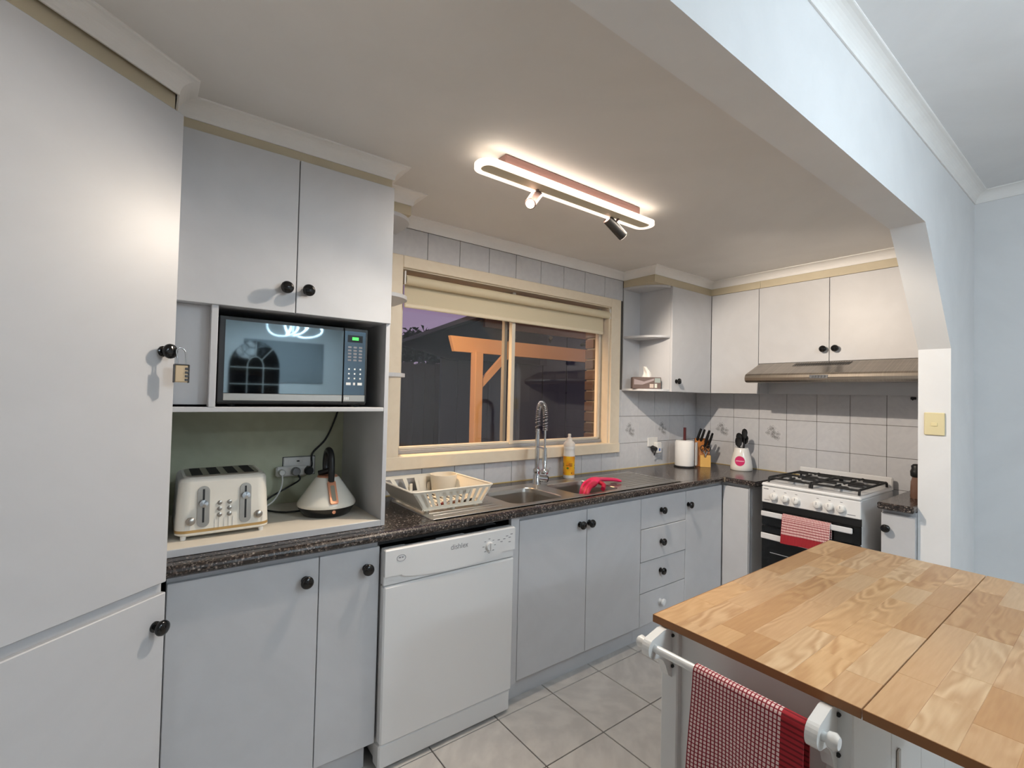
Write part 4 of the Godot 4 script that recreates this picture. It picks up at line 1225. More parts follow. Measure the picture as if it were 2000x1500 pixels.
		part(rk, "wall_" + w[4] if w[4] != "side" else "end_panel", g, plastic)
	# rounded tops of the slots and the upright tongues in them
	for i in 3:
		var c: Vector3 = Vector3(lerpf(-2.77, -2.57, i / 2.0), 0, 0.05)
		part(rk, "plate_tongue", Geo.new().span(c.x - 0.009, c.x + 0.009, 0.916, 0.965, 0.064, 0.07, 0.003), plastic)
	var rmm := []
	for q in round_rect(tl[0] - 0.004, tl[2] - 0.004, tl[1] + 0.004, tl[3] + 0.004, 0.02, 4): rmm.append(Vector3(q.x, yt, q.y))
	part(rk, "rim", Geo.new().tube(rmm, 0.007, 8, true, [], 0.6), plastic)
	g = Geo.new()
	for i in 10: g.span(lerpf(bl[0], bl[1], i / 9.0) - 0.006, lerpf(bl[0], bl[1], i / 9.0) + 0.006, yb - 0.004, yb, bl[2], bl[3])
	for i in 4: g.span(bl[0], bl[1], yb - 0.004, yb, lerpf(bl[2], bl[3], i / 3.0) - 0.006, lerpf(bl[2], bl[3], i / 3.0) + 0.006)
	part(rk, "base_grid", g, plastic)
	for q in [[-2.75, 0.4], [-2.62, 0.405], [-2.5, 0.4], [-2.75, 0.08], [-2.5, 0.08]]: part(rk, "foot", Geo.new().lathe(Vector3(q[0], 0.9035, q[1]), [Vector2(0, 0), Vector2(0.009, 0), Vector2(0.013, 0.012)], 10), plastic)
	part(rk, "cutlery_cup", Geo.new().lathe(Vector3(-2.51, 0.917, 0.115), [Vector2(0, 0), Vector2(0.055, 0), Vector2(0.06, 0.004), Vector2(0.07, 0.092), Vector2(0.067, 0.092), Vector2(0.056, 0.006), Vector2(0, 0.005)], 28), plastic)
	for i in 3:
		var cu := thing("cutlery", "%s handled cutlery lying in the bottom of the dish rack" % ["red", "brown", "black"][i], "cutlery", Vector3(-2.6, 0.92, 0.35), "cutlery in the dish rack")
		var a := Vector3(-2.69 + i * 0.07, 0.923, 0.388)
		part(cu, "handle", Geo.new().tube([a, a + Vector3(0.05, 0.003, -0.01)], 0.006, 8), mat([rgb(120, 40, 34), rgb(100, 62, 40), rgb(24, 24, 24)][i], 0.4))
		part(cu, "blade", Geo.new().tube([a + Vector3(0.05, 0.003, -0.01), a + Vector3(0.13, 0.004, -0.03)], 0.005, 8, false, [], 0.3), M.chrome)
	# detergent bottle
	u = thing("detergent_bottle", "white squeeze bottle with a yellow label behind the sink", "bottle", Vector3(-1.57, 0.9, 0.075))
	var B := Vector3(-1.57, 0.9, 0.075)
	part(u, "bottle", Geo.new().lathe(B, [Vector2(0, 0.0), Vector2(0.034, 0.0), Vector2(0.037, 0.006), Vector2(0.037, 0.15), Vector2(0.035, 0.165), Vector2(0.0345, 0.185), Vector2(0.036, 0.188), Vector2(0.036, 0.196), Vector2(0.0345, 0.2), Vector2(0.036, 0.205), Vector2(0.034, 0.216)], 28), M.white)
	part(u, "cap", Geo.new().lathe(B, [Vector2(0.037, 0.206), Vector2(0.037, 0.222), Vector2(0.03, 0.232), Vector2(0.019, 0.24), Vector2(0.018, 0.258), Vector2(0.01, 0.262), Vector2(0.0095, 0.272), Vector2(0.011, 0.276), Vector2(0.009, 0.284), Vector2(0, 0.286)], 24), mat(rgb(222, 214, 204), 0.4))
	var im := Image.create(256, 128, false, Image.FORMAT_RGB8)
	for yy in 128:
		for xx in 256:
			var k := clampf(0.5 + 0.5 * sin(xx * 0.08) * cos(yy * 0.05), 0, 1)
			im.set_pixel(xx, yy, rgb(222, 140, 20).lerp(rgb(238, 190, 30), k))
	for c in 4:
		var x0 := c * 64
		for l in [[6, 48, 26, 4], [6, 56, 30, 4], [6, 64, 22, 4], [36, 60, 18, 3], [8, 108, 6, 9]]: im.fill_rect(Rect2i(x0 + l[0], l[1], l[2], l[3]), rgb(96, 44, 12))
		for yy in range(72, 88):
			var hw := int(10.0 * sin(PI * (yy - 71) / 17.0))
			im.fill_rect(Rect2i(x0 + 40 - hw, yy, hw * 2, 1), rgb(84, 128, 26))
	var lm := mat(Color.WHITE, 0.4)
	lm.albedo_texture = ImageTexture.create_from_image(im)
	part(u, "label", Geo.new().lathe(B, [Vector2(0.0374, 0.022), Vector2(0.0374, 0.142)], 28), lm)
	# rubber glove draped over the right bowl
	u = thing("rubber_glove", "bright pink striped rubber glove draped over the right sink bowl", "glove", Vector3(-1.66, 0.9, 0.42))
	var pink := mat(rgb(226, 36, 96), 0.35)
	var dpink := mat(rgb(186, 18, 58), 0.4)
	g = Geo.new()
	g.tube(spline([Vector3(-1.74, 0.925, 0.42), Vector3(-1.66, 0.945, 0.385), Vector3(-1.57, 0.935, 0.36), Vector3(-1.47, 0.925, 0.365), Vector3(-1.425, 0.914, 0.385)], 6), 0.03, 14, false, [0.036, 0.037, 0.038, 0.038, 0.037, 0.036, 0.034, 0.033, 0.032, 0.031, 0.03, 0.03, 0.029, 0.029, 0.028, 0.027, 0.026, 0.026, 0.026, 0.025, 0.024, 0.022, 0.02, 0.016, 0.01], 0.42)
	part(u, "palm_and_cuff", g, pink)
	for i in 4:
		var o := Vector3(-0.012 * i + 0.02, 0.0, 0.026 * i - 0.045)
		part(u, "finger", Geo.new().tube(spline([Vector3(-1.70, 0.938, 0.41) + o, Vector3(-1.77, 0.932, 0.44) + o, Vector3(-1.81, 0.905, 0.455) + o, Vector3(-1.825, 0.862, 0.46) + o], 5), 0.0125, 10, false, [0.013, 0.0135, 0.0135, 0.013, 0.013, 0.013, 0.0125, 0.0125, 0.0125, 0.012, 0.012, 0.0115, 0.011, 0.011, 0.01, 0.006]), pink if i % 2 == 0 else dpink)
	part(u, "thumb", Geo.new().tube(spline([Vector3(-1.66, 0.935, 0.42), Vector3(-1.66, 0.925, 0.455), Vector3(-1.7, 0.912, 0.485)], 5), 0.0125, 10), dpink)

func dishwasher() -> void:
	var u := thing("dishwasher", "white freestanding dishwasher under the benchtop", "dishwasher", Vector3(-2.715, 0, 0.3))
	part(u, "body", Geo.new().span(-3.018, -2.412, 0.03, 0.815, 0.03, 0.556, 0.003), M.enamel)
	part(u, "top_seal", Geo.new().span(-3.005, -2.425, 0.816, 0.828, 0.5, 0.578, 0.002), M.black)
	for x in [[-2.93, -2.79], [-2.66, -2.54]]: part(u, "top_clip", Geo.new().span(x[0], x[1], 0.828, 0.834, 0.545, 0.575, 0.002), M.chrome)
	part(u, "door_panel", Geo.new().span(-3.021, -2.409, 0.108, 0.696, 0.56, 0.6, 0.006), M.enamel)
	var pl := [Vector2(-3.021, 0.83), Vector2(-3.021, 0.734)] + arc(Vector2(-2.715, 0.734), Vector2(0.24, 0.026), 180, 360, 16) + [Vector2(-2.409, 0.734), Vector2(-2.409, 0.83)]
	var g := Geo.new()
	g.prism(pl, 0.562, 0.604)
	part(u, "control_fascia", g, M.enamel)
	part(u, "fascia_top", Geo.new().span(-3.021, -2.409, 0.826, 0.834, 0.558, 0.603, 0.004), M.enamel)
	part(u, "handle_recess", Geo.new().span(-3.021, -2.409, 0.698, 0.736, 0.56, 0.594, 0.003), M.enamel)
	var k := part(u, "dial", Geo.new().lathe(Vector3.ZERO, [Vector2(0.019, 0), Vector2(0.019, 0.008), Vector2(0.0165, 0.013), Vector2(0, 0.013)], 24), M.enamel, turned(Vector3(-2.55, 0.772, 0.604), Vector3(0, 0, 1)))
	part(k, "grip", Geo.new().span(-2.5535, -2.5465, 0.755, 0.789, 0.616, 0.624, 0.002), M.enamel)
	for i in 8:
		var a := TAU * i / 8.0
		part(u, "dial_mark", Geo.new().box(Vector3(-2.55 + cos(a) * 0.03, 0.772 + sin(a) * 0.03, 0.6042), Vector3(0.009, 0.0025, 0.0006)), M.print)
	for q in [[-2.5, 0.79], [-2.485, 0.78], [-2.47, 0.79], [-2.455, 0.8], [-2.44, 0.792], [-2.44, 0.772], [-2.43, 0.805]]: part(u, "printed_mark", Geo.new().box(Vector3(q[0], q[1], 0.6042), Vector3(0.012, 0.003, 0.0006)), M.print)
	lettering(u, "dishlex", 0.026, M.print, Transform3D(Basis.IDENTITY, Vector3(-2.7, 0.797, 0.6042)))
	var badge := []
	for q in arc(Vector2(-2.957, 0.797), Vector2(0.018, 0.012), 0, 340, 17): badge.append(Vector3(q.x, q.y, 0.6043))
	part(u, "printed_badge", Geo.new().tube(badge, 0.0008, 4, true), M.print)
	for i in 2: part(u, "printed_mark", Geo.new().box(Vector3(-2.963 + i * 0.011, 0.799, 0.6042), Vector3(0.007, 0.004, 0.0006)), M.print)
	part(u, "kick_panel", Geo.new().span(-3.021, -2.409, 0.012, 0.102, 0.53, 0.588, 0.006), M.enamel)
	for x in [-2.99, -2.44]: part(u, "foot", Geo.new().lathe(Vector3(x, 0, 0.5), [Vector2(0, 0), Vector2(0.018, 0), Vector2(0.014, 0.03)], 12), M.black)

func microwave() -> void:
	var u := thing("microwave_oven", "black and stainless microwave oven with a mirrored door", "microwave", Vector3(-3.31, 1.367, 0.28))
	part(u, "casing", Geo.new().span(-3.565, -3.063, 1.376, 1.673, 0.12, 0.462, 0.004), M.black)
	for q in [[-3.52, 0.43], [-3.11, 0.43], [-3.52, 0.16], [-3.11, 0.16]]: part(u, "foot", Geo.new().lathe(Vector3(q[0], 1.367, q[1]), [Vector2(0, 0), Vector2(0.012, 0), Vector2(0.014, 0.009)], 12), M.black)
	var d := part(u, "door", Geo.new().span(-3.565, -3.157, 1.382, 1.672, 0.462, 0.468, 0.002), M.black)
	part(d, "mirror_glass", Geo.new().span(-3.548, -3.158, 1.414, 1.659, 0.468, 0.4695), M.mirror_black)
	part(d, "steel_strip", Geo.new().span(-3.548, -3.158, 1.389, 1.413, 0.468, 0.4705, 0.001), M.steel)
	var c := part(u, "control_panel", Geo.new().span(-3.1545, -3.063, 1.382, 1.672, 0.462, 0.468, 0.002), M.black)
	var pm := mat(rgb(96, 112, 124), 0.1, 0.85)
	part(c, "panel_face", Geo.new().span(-3.153, -3.072, 1.414, 1.66, 0.468, 0.4695), pm)
	part(c, "steel_strip", Geo.new().span(-3.153, -3.07, 1.389, 1.413, 0.468, 0.4705, 0.001), M.steel)
	for i in 3: part(c, "maker_mark", Geo.new().span(-3.148 + i * 0.006, -3.145 + i * 0.006, 1.395, 1.406, 0.4705, 0.4709), M.white)
	part(c, "display_window", Geo.new().span(-3.142, -3.084, 1.618, 1.645, 0.4695, 0.47), M.black_gloss)
	part(c, "display_digits", Geo.new().span(-3.125, -3.1, 1.626, 1.638, 0.47, 0.4703), glow(Color(0.35, 0.95, 0.45), 0.5))
	for r in 5:
		for k in 3: part(c, "printed_key", Geo.new().span(-3.14 + k * 0.021, -3.127 + k * 0.021, 1.545 + r * 0.0125, 1.552 + r * 0.0125, 0.4695, 0.4699), M.print)
	for r in 3:
		for k in 3: part(c, "number_key", Geo.new().span(-3.137 + k * 0.022, -3.131 + k * 0.022, 1.475 + r * 0.018, 1.481 + r * 0.018, 0.4695, 0.4699), M.white)
	for x in [[-3.144, -3.126], [-3.117, -3.109], [-3.1, -3.082]]: part(c, "start_key", Geo.new().span(x[0], x[1], 1.452, 1.462, 0.4695, 0.47), M.white)
	part(u, "power_cord", Geo.new().tube(spline([Vector3(-3.1, 1.42, 0.12), Vector3(-3.04, 1.36, 0.05), Vector3(-3.03, 1.345, 0.02), Vector3(-3.05, 1.28, 0.016), Vector3(-3.085, 1.2, 0.014), Vector3(-3.14, 1.14, 0.016), Vector3(-3.145, 1.09, 0.03), Vector3(-3.16, 1.068, 0.05)], 6), 0.004, 8), M.black)

func breakfast_things() -> void:
	# four slice toaster
	var u := thing("toaster", "white four slice toaster with a gold band on the hutch shelf", "toaster", Vector3(-3.525, 0.924, 0.28))
	var shell := mat(rgb(226, 222, 212), 0.32)
	var ol := func(x0: float, x1: float, z0: float, z1: float, r: float) -> Array: return round_rect(x0, z0, x1, z1, r, 6)
	part(u, "plinth", loft([[ol.call(-3.655, -3.395, 0.15, 0.408, 0.03), 0.936], [ol.call(-3.664, -3.386, 0.14, 0.418, 0.034), 0.942], [ol.call(-3.664, -3.386, 0.14, 0.418, 0.034), 0.948]]), shell)
	part(u, "gold_band", loft([[ol.call(-3.6645, -3.3855, 0.1395, 0.4185, 0.034), 0.948], [ol.call(-3.6635, -3.3865, 0.1405, 0.4178, 0.034), 0.957]]), mat(rgb(184, 148, 92), 0.4, 0.3))
	part(u, "shell", loft([[ol.call(-3.664, -3.386, 0.14, 0.418, 0.034), 0.957], [ol.call(-3.657, -3.393, 0.152, 0.406, 0.036), 1.112], [ol.call(-3.652, -3.398, 0.157, 0.401, 0.034), 1.122], [ol.call(-3.644, -3.406, 0.165, 0.393, 0.03), 1.127]]), shell)
	part(u, "top_plate", loft([[ol.call(-3.636, -3.414, 0.185, 0.376, 0.03), 1.127], [ol.call(-3.634, -3.416, 0.187, 0.374, 0.028), 1.1295]]), M.steel)
	for x in [-3.604, -3.552, -3.498, -3.446]: part(u, "bread_slot", Geo.new().span(x - 0.016, x + 0.016, 1.1285, 1.1303, 0.2, 0.362), M.black_matte)
	for q in [[-3.64, 0.4], [-3.41, 0.4], [-3.64, 0.16], [-3.41, 0.16]]: part(u, "foot", Geo.new().lathe(Vector3(q[0], 0.924, q[1]), [Vector2(0, 0), Vector2(0.008, 0), Vector2(0.009, 0.014)], 12), M.white)
	var FX := Transform3D(Basis(Vector3.RIGHT, -atan(0.012 / 0.155)), Vector3(0, 0.957, 0.4185))   # the face leans back a little
	for e in [[-3.587, 0.085], [-3.463, 0.1]]:
		var g := Geo.new()
		g.xf = FX
		g.prism(round_rect(e[0] - 0.0175, 0.006, e[0] + 0.0175, 0.142, 0.0174, 6), 0.0, 0.003)
		var pl := part(u, "lever_plate", g, M.steel)
		g = Geo.new()
		g.xf = FX
		g.span(e[0] - 0.003, e[0] + 0.003, 0.022, 0.132, 0.003, 0.0036)
		part(pl, "lever_slit", g, M.black)
		part(pl, "lever", Geo.new().lathe(Vector3.ZERO, [Vector2(0.007, 0), Vector2(0.007, 0.008), Vector2(0.0125, 0.009), Vector2(0.0125, 0.015), Vector2(0, 0.016)], 18), M.chrome, turned(FX * Vector3(e[0], e[1], 0.003), FX.basis.z))
	for e in [[-3.622, 0.03], [-3.422, 0.03]]: part(u, "browning_dial", Geo.new().lathe(Vector3.ZERO, [Vector2(0.013, 0), Vector2(0.013, 0.008), Vector2(0.011, 0.01), Vector2(0, 0.01)], 20), M.steel, turned(FX * Vector3(e[0], e[1], 0), FX.basis.z))
	for r in 3:
		for c in [-3.54, -3.511]: part(u, "push_button", Geo.new().lathe(Vector3.ZERO, [Vector2(0.0072, 0), Vector2(0.0072, 0.003), Vector2(0.005, 0.004), Vector2(0, 0.004)], 14), M.steel, turned(FX * Vector3(c, 0.042 + r * 0.02, 0), FX.basis.z))
	for i in 8:
		var g := Geo.new()
		g.xf = FX
		var x: float = [-3.635, -3.623, -3.553, -3.541, -3.526, -3.512, -3.5, -3.409][i]
		g.span(x - 0.0009, x + 0.0009, 0.001, 0.032, 0, 0.0012)
		part(u, "flute", g, M.white)
	# kettle
	u = thing("electric_kettle", "white cone kettle with black handle and copper gauge on the hutch shelf", "kettle", Vector3(-3.147, 0.924, 0.28))
	var K := Vector3(-3.147, 0.924, 0.28)
	part(u, "base", Geo.new().lathe(K, [Vector2(0, 0), Vector2(0.086, 0.0), Vector2(0.092, 0.004), Vector2(0.108, 0.03), Vector2(0.112, 0.038)], 36), M.black_gloss)
	part(u, "body", Geo.new().lathe(K, [Vector2(0.112, 0.038), Vector2(0.114, 0.045), Vector2(0.111, 0.054), Vector2(0.046, 0.148), Vector2(0.042, 0.151)], 36), mat(rgb(230, 226, 214), 0.2))
	part(u, "lid", Geo.new().lathe(K, [Vector2(0.041, 0.15), Vector2(0.038, 0.156), Vector2(0.0, 0.16)], 28), M.copper)
	var fd := Vector3(-0.02, 0, 1.0)
	var hg := Geo.new()
	hg.tube(spline([K + Vector3(0, 0.158, 0) - fd * 0.025, K + Vector3(0, 0.2, 0) - fd * 0.035, K + Vector3(0, 0.245, 0) - fd * 0.02, K + Vector3(0, 0.26, 0) + fd * 0.015, K + Vector3(0, 0.235, 0) + fd * 0.05, K + Vector3(0, 0.18, 0) + fd * 0.058, K + Vector3(0, 0.138, 0) + fd * 0.056], 6), 0.0125, 12)
	part(u, "handle", hg, M.black)
	part(u, "lid_latch", Geo.new().tube([K + Vector3(0, 0.162, 0) - fd * 0.02 + Vector3(-0.03, 0, 0), K + Vector3(0.01, 0.175, 0)], 0.012, 10), M.black)
	var ct := K + Vector3(0, 0.138, 0) + fd * 0.056
	var cb := K + Vector3(0, 0.058, 0) + fd * 0.111
	var cd := (cb - ct).normalized()
	var cn := fd.cross(Vector3.UP).cross(cd).normalized()
	if cn.dot(fd) < 0: cn = -cn
	var GX := Transform3D(Basis(cn.cross(cd).normalized(), -cd, cn), (ct + cb) * 0.5)
	var ln := (cb - ct).length() * 0.5
	var gg := Geo.new()
	gg.xf = GX
	gg.prism(round_rect(-0.0155, -ln, 0.0155, ln, 0.006, 4), -0.004, 0.006)
	var fr := part(u, "gauge_frame", gg, M.copper)
	gg = Geo.new()
	gg.xf = GX
	gg.prism(round_rect(-0.008, -ln + 0.01, 0.008, ln - 0.02, 0.005, 4), 0.006, 0.0068)
	part(fr, "gauge_window", gg, mat(rgb(150, 146, 132), 0.1))
	part(u, "power_light", Geo.new().lathe(Vector3.ZERO, [Vector2(0.007, 0), Vector2(0.007, 0.003), Vector2(0, 0.004)], 14), M.copper, turned(K + Vector3(0, 0.026, 0) + fd * 0.106, fd))
	part(u, "power_cord", Geo.new().tube(spline([K + Vector3(-0.07, 0.008, -0.06), Vector3(-3.3, 0.93, 0.2), Vector3(-3.36, 0.935, 0.1), Vector3(-3.32, 0.965, 0.06), Vector3(-3.25, 1.0, 0.05), Vector3(-3.2, 1.03, 0.05), Vector3(-3.21, 1.055, 0.045)], 6), 0.0038, 8), M.black)
	# power points behind
	u = thing("power_outlet", "white double power outlet with adapter and plugs behind the kettle", "outlet", Vector3(-3.2, 1.05, 0.012))
	part(u, "plate", Geo.new().span(-3.262, -3.13, 1.046, 1.126, 0.0085, 0.018, 0.003), M.white)
	part(u, "mounting_block", Geo.new().span(-3.265, -3.127, 1.043, 1.129, 0.008, 0.0115, 0.001), M.dark_grey)
	for x in [-3.232, -3.172]: part(u, "socket_rim", Geo.new().tube([Vector3(x, 1.108, 0.0178), Vector3(x, 1.108, 0.02)], 0.011, 16), M.white)
	part(u, "rocker", Geo.new().span(-3.208, -3.196, 1.106, 1.112, 0.018, 0.021, 0.001), M.black)
	part(u, "adapter", Geo.new().span(-3.295, -3.168, 1.046, 1.09, 0.0185, 0.045, 0.006), M.white)
	for e in [[-3.275, M.white, 0.014], [-3.218, M.grey, 0.019], [-3.163, M.black, 0.019]]: part(u, "plug", Geo.new().tube([Vector3(e[0], 1.068, 0.03), Vector3(e[0], 1.068, 0.06), Vector3(e[0], 1.068, 0.066)], e[2], 16, false, [e[2], e[2], e[2] * 0.8]), e[1])
	part(u, "white_cord", Geo.new().tube(spline([Vector3(-3.275, 1.062, 0.06), Vector3(-3.274, 1.03, 0.066), Vector3(-3.285, 0.995, 0.08), Vector3(-3.32, 0.96, 0.12), Vector3(-3.37, 0.94, 0.15)], 6), 0.0032, 8), M.white)

func corner_things() -> void:
	# second outlet on the tiles
	var u := thing("wall_outlet", "white power outlet with adapter and black plug on the corner tiles", "outlet", Vector3(-0.6, 1.0, 0.003))
	part(u, "plate", Geo.new().span(-0.665, -0.545, 1.05, 1.12, 0.0005, 0.01, 0.003), M.white)
	part(u, "adapter", Geo.new().span(-0.6, -0.54, 1.0, 1.085, 0.0105, 0.045, 0.006), M.white)
	part(u, "status_light", Geo.new().span(-0.575, -0.56, 1.018, 1.038, 0.045, 0.0462), mat(rgb(60, 110, 200), 0.3))
	part(u, "plug", Geo.new().tube([Vector3(-0.615, 1.04, 0.012), Vector3(-0.617, 1.035, 0.05)], 0.018, 14, false, [0.02, 0.015]), M.black)
	part(u, "plug_cord", Geo.new().tube(spline([Vector3(-0.617, 1.03, 0.045), Vector3(-0.622, 1.0, 0.04), Vector3(-0.615, 0.985, 0.03)], 4), 0.004, 8), M.black)
	# paper towel roll on its stand
	u = thing("paper_towel_roll", "white paper towel roll on a dark stand in the bench corner", "paper towel", Vector3(-0.425, 0.9, 0.17))
	var T := Vector3(-0.425, 0.9, 0.17)
	part(u, "stand_base", Geo.new().lathe(T, [Vector2(0, 0), Vector2(0.078, 0), Vector2(0.078, 0.008), Vector2(0.07, 0.012), Vector2(0, 0.012)], 28), M.black)
	part(u, "dowel", Geo.new().tube([T + Vector3(0, 0.01, 0), T + Vector3(0, 0.305, 0)], 0.0105, 12), mat(rgb(78, 20, 24), 0.4))
	part(u, "roll", Geo.new().lathe(T, [Vector2(0.018, 0.013), Vector2(0.069, 0.013), Vector2(0.071, 0.02), Vector2(0.071, 0.19), Vector2(0.068, 0.196), Vector2(0.064, 0.205), Vector2(0.018, 0.207)], 32), mat(rgb(232, 231, 230), 0.9))
	var gr := []
	for i in 8:
		var row := []
		for j in 6:
			var t := i / 7.0
			row.append(T + Vector3(0.045 + 0.075 * t, 0.015 + 0.178 * j / 5.0, 0.063 - 0.02 * t + 0.006 * sin(t * 5.0)))
		gr.append(row)
	part(u, "loose_sheet", Geo.new().sheet(gr, 0.0015), mat(rgb(230, 226, 222), 0.9))
	# knife block
	u = thing("knife_block", "wooden knife block beside the paper towel", "knife block", Vector3(-0.27, 0.9, 0.25))
	var D := Transform3D(Basis(Vector3.UP, deg_to_rad(-51)), Vector3(-0.255, 0.9, 0.22))   # local z faces the room
	var g := Geo.new()
	g.xf = D * Transform3D(Basis(Vector3.UP, PI / 2), Vector3.ZERO)
	g.prism([Vector2(-0.03, 0.001), Vector2(0.07, 0.001), Vector2(0.105, 0.2), Vector2(0.06, 0.215), Vector2(-0.01, 0.13)], -0.05, 0.05)
	part(u, "block", g, mat(rgb(176, 110, 50), 0.5))
	g = Geo.new()
	g.xf = D
	g.prism([Vector2(-0.024, 0.001), Vector2(0.052, 0.001), Vector2(0.052, 0.092), Vector2(0.024, 0.092), Vector2(0.02, 0.074), Vector2(0.004, 0.074), Vector2(0.0, 0.092), Vector2(-0.024, 0.092)], 0.031, 0.055)
	part(u, "scissor_rest", g, mat(rgb(224, 176, 96), 0.5))
	var kn := [[-0.038, 0.2, -0.055, 0.012, "leftmost knife with a thick black handle in the knife block"], [-0.012, 0.195, -0.05, 0.011, "second knife from the left with a steel edged handle in the block"], [0.022, 0.19, -0.04, 0.0115, "long black handled knife in the middle of the block"], [0.045, 0.17, -0.035, 0.0105, "short black handled knife on the right of the block"], [0.012, 0.16, -0.01, 0.0105, "low black handled knife at the front of the block"], [0.036, 0.15, -0.005, 0.0095, "small steak knife at the front right of the block"]]
	for e in kn:
		var k := thing("kitchen_knife", e[4], "knife", D * Vector3(e[0], e[1] - 0.02, e[2]), "knives in the block")
		var a: Vector3 = D * Vector3(e[0], e[1] - 0.012, e[2])
		var dir: Vector3 = (D.basis * Vector3(0.22, 0.86, 0.34)).normalized()
		part(k, "handle", Geo.new().tube([a, a + dir * 0.03, a + dir * 0.09, a + dir * 0.115], e[3], 10, false, [e[3] * 0.8, e[3], e[3] * 0.92, e[3] * 0.8], 0.7), M.black)
		part(k, "bolster", Geo.new().tube([a - dir * 0.012, a], e[3] * 0.75, 8, false, [], 0.5), M.chrome)
	var sc := thing("scissors", "steel scissors with black handles in the front slot of the knife block", "scissors", D * Vector3(0.012, 0.08, 0.045))
	for s in [-1.0, 1.0]:
		var ring := []
		for i in 14:
			var a := TAU * i / 14.0
			ring.append(D * Vector3(0.014 + s * 0.02 + cos(a) * 0.015, 0.145 + sin(a) * 0.022, 0.045))
		part(sc, "finger_ring", Geo.new().tube(ring, 0.004, 8, true), M.black)
		part(sc, "blade", Geo.new().tube([D * Vector3(0.014 + s * 0.013, 0.125, 0.044), D * Vector3(0.013 - s * 0.003, 0.076, 0.044)], 0.006, 8, false, [], 0.4), M.chrome)
	# utensil crock
	u = thing("utensil_crock", "white ceramic utensil crock with a round magenta badge", "crock", Vector3(-0.15, 0.9, 0.48))
	var C := Vector3(-0.16, 0.9, 0.482)
	var pf := [Vector2(0.0, 0.001), Vector2(0.074, 0.001), Vector2(0.0775, 0.006), Vector2(0.077, 0.03), Vector2(0.07, 0.08), Vector2(0.057, 0.13), Vector2(0.047, 0.165), Vector2(0.045, 0.168), Vector2(0.041, 0.165), Vector2(0.05, 0.12), Vector2(0.06, 0.03), Vector2(0, 0.02)]
	part(u, "pot", Geo.new().lathe(C, pf, 36), M.white_gloss)
	g = Geo.new()
	var face := atan2(1.83, -3.57)
	var rad := func(y: float) -> float:
		for i in range(3, 7):
			if y <= pf[i + 1].y: return lerpf(pf[i].x, pf[i + 1].x, clampf((y - pf[i].y) / (pf[i + 1].y - pf[i].y), 0, 1))
		return 0.05
	var badge := func(y: float, w: float) -> Vector3:
		var r: float = rad.call(y) + 0.0012
		var a := face + (w + 0.012) / r
		return C + Vector3(cos(a) * r, y, sin(a) * r)
	var cy := 0.073
	for i in 8:
		for j in 24:
			var a := TAU * j / 24.0
			var b := TAU * (j + 1) / 24.0
			var r0 := 0.036 * i / 8.0
			var r1 := 0.036 * (i + 1) / 8.0
			var out := Vector3(cos(face), 0.2, sin(face))
			var q := [badge.call(cy + r0 * sin(a), r0 * cos(a)), badge.call(cy + r0 * sin(b), r0 * cos(b)), badge.call(cy + r1 * sin(b), r1 * cos(b)), badge.call(cy + r1 * sin(a), r1 * cos(a))]
			g.tri(q[0], q[1], q[2], out, out, out)
			g.tri(q[0], q[2], q[3], out, out, out)
	part(u, "badge", g, mat(rgb(198, 28, 96), 0.3))
	for i in 9:
		g = Geo.new()
		var w := -0.03 + i * 0.0066
		var q := [badge.call(cy - 0.003, w), badge.call(cy - 0.003, w + 0.005), badge.call(cy + 0.003, w + 0.005), badge.call(cy + 0.003, w)]
		var o := Vector3(cos(face), 0.0, sin(face)) * 0.0008
		g.poly([q[0] + o, q[1] + o, q[2] + o, q[3] + o], o)
		part(u, "badge_lettering", g, mat(rgb(236, 190, 210), 0.4))
	var ut := [["black nylon ladle standing at the left of the utensil crock", -0.026, -0.01, 0.22, 0.028, 0.5], ["black nylon slotted spoon standing in the middle of the crock", 0.006, -0.022, 0.25, 0.026, 0.4], ["black nylon turner standing at the back of the crock", 0.026, 0.012, 0.24, 0.027, 0.25], ["black nylon spaghetti server standing tallest in the crock", -0.004, 0.024, 0.285, 0.022, 0.6]]
	for e in ut:
		var k := thing("cooking_utensil", e[0], "utensil", C + Vector3(e[1], 0.1, e[2]), "utensils in the crock")
		var base := C + Vector3(e[1] * 0.3, 0.03, e[2] * 0.3)
		var top := C + Vector3(e[1], e[3], e[2])
		part(k, "shaft", Geo.new().tube([base, top], 0.005, 8), M.black)
		part(k, "head", Geo.new().tube([top - Vector3(0, 0.045, 0), top - Vector3(0, 0.03, 0), top - Vector3(0, 0.0, 0), top + Vector3(0, 0.018, 0), top + Vector3(-0.004, 0.026, 0.002)], e[4], 12, false, [e[4] * 0.35, e[4] * 0.85, e[4], e[4] * 0.8, e[4] * 0.3], e[5]), M.black)
	# jar on the bench offcut, half behind the wall end
	u = thing("pepper_grinder", "glass pepper grinder with a black top beside the stove", "grinder", Vector3(-0.3, 0.9, 1.545))
	var J := Vector3(-0.3, 0.9, 1.548)
	part(u, "jar", Geo.new().lathe(J, [Vector2(0, 0.0), Vector2(0.026, 0), Vector2(0.028, 0.006), Vector2(0.026, 0.09), Vector2(0.02, 0.11), Vector2(0.02, 0.12)], 20), mat(rgb(120, 92, 78), 0.15))
	part(u, "grinder_head", Geo.new().lathe(J, [Vector2(0.021, 0.118), Vector2(0.027, 0.125), Vector2(0.028, 0.15), Vector2(0.022, 0.165), Vector2(0.024, 0.18), Vector2(0.015, 0.19), Vector2(0, 0.192)], 20), M.black)

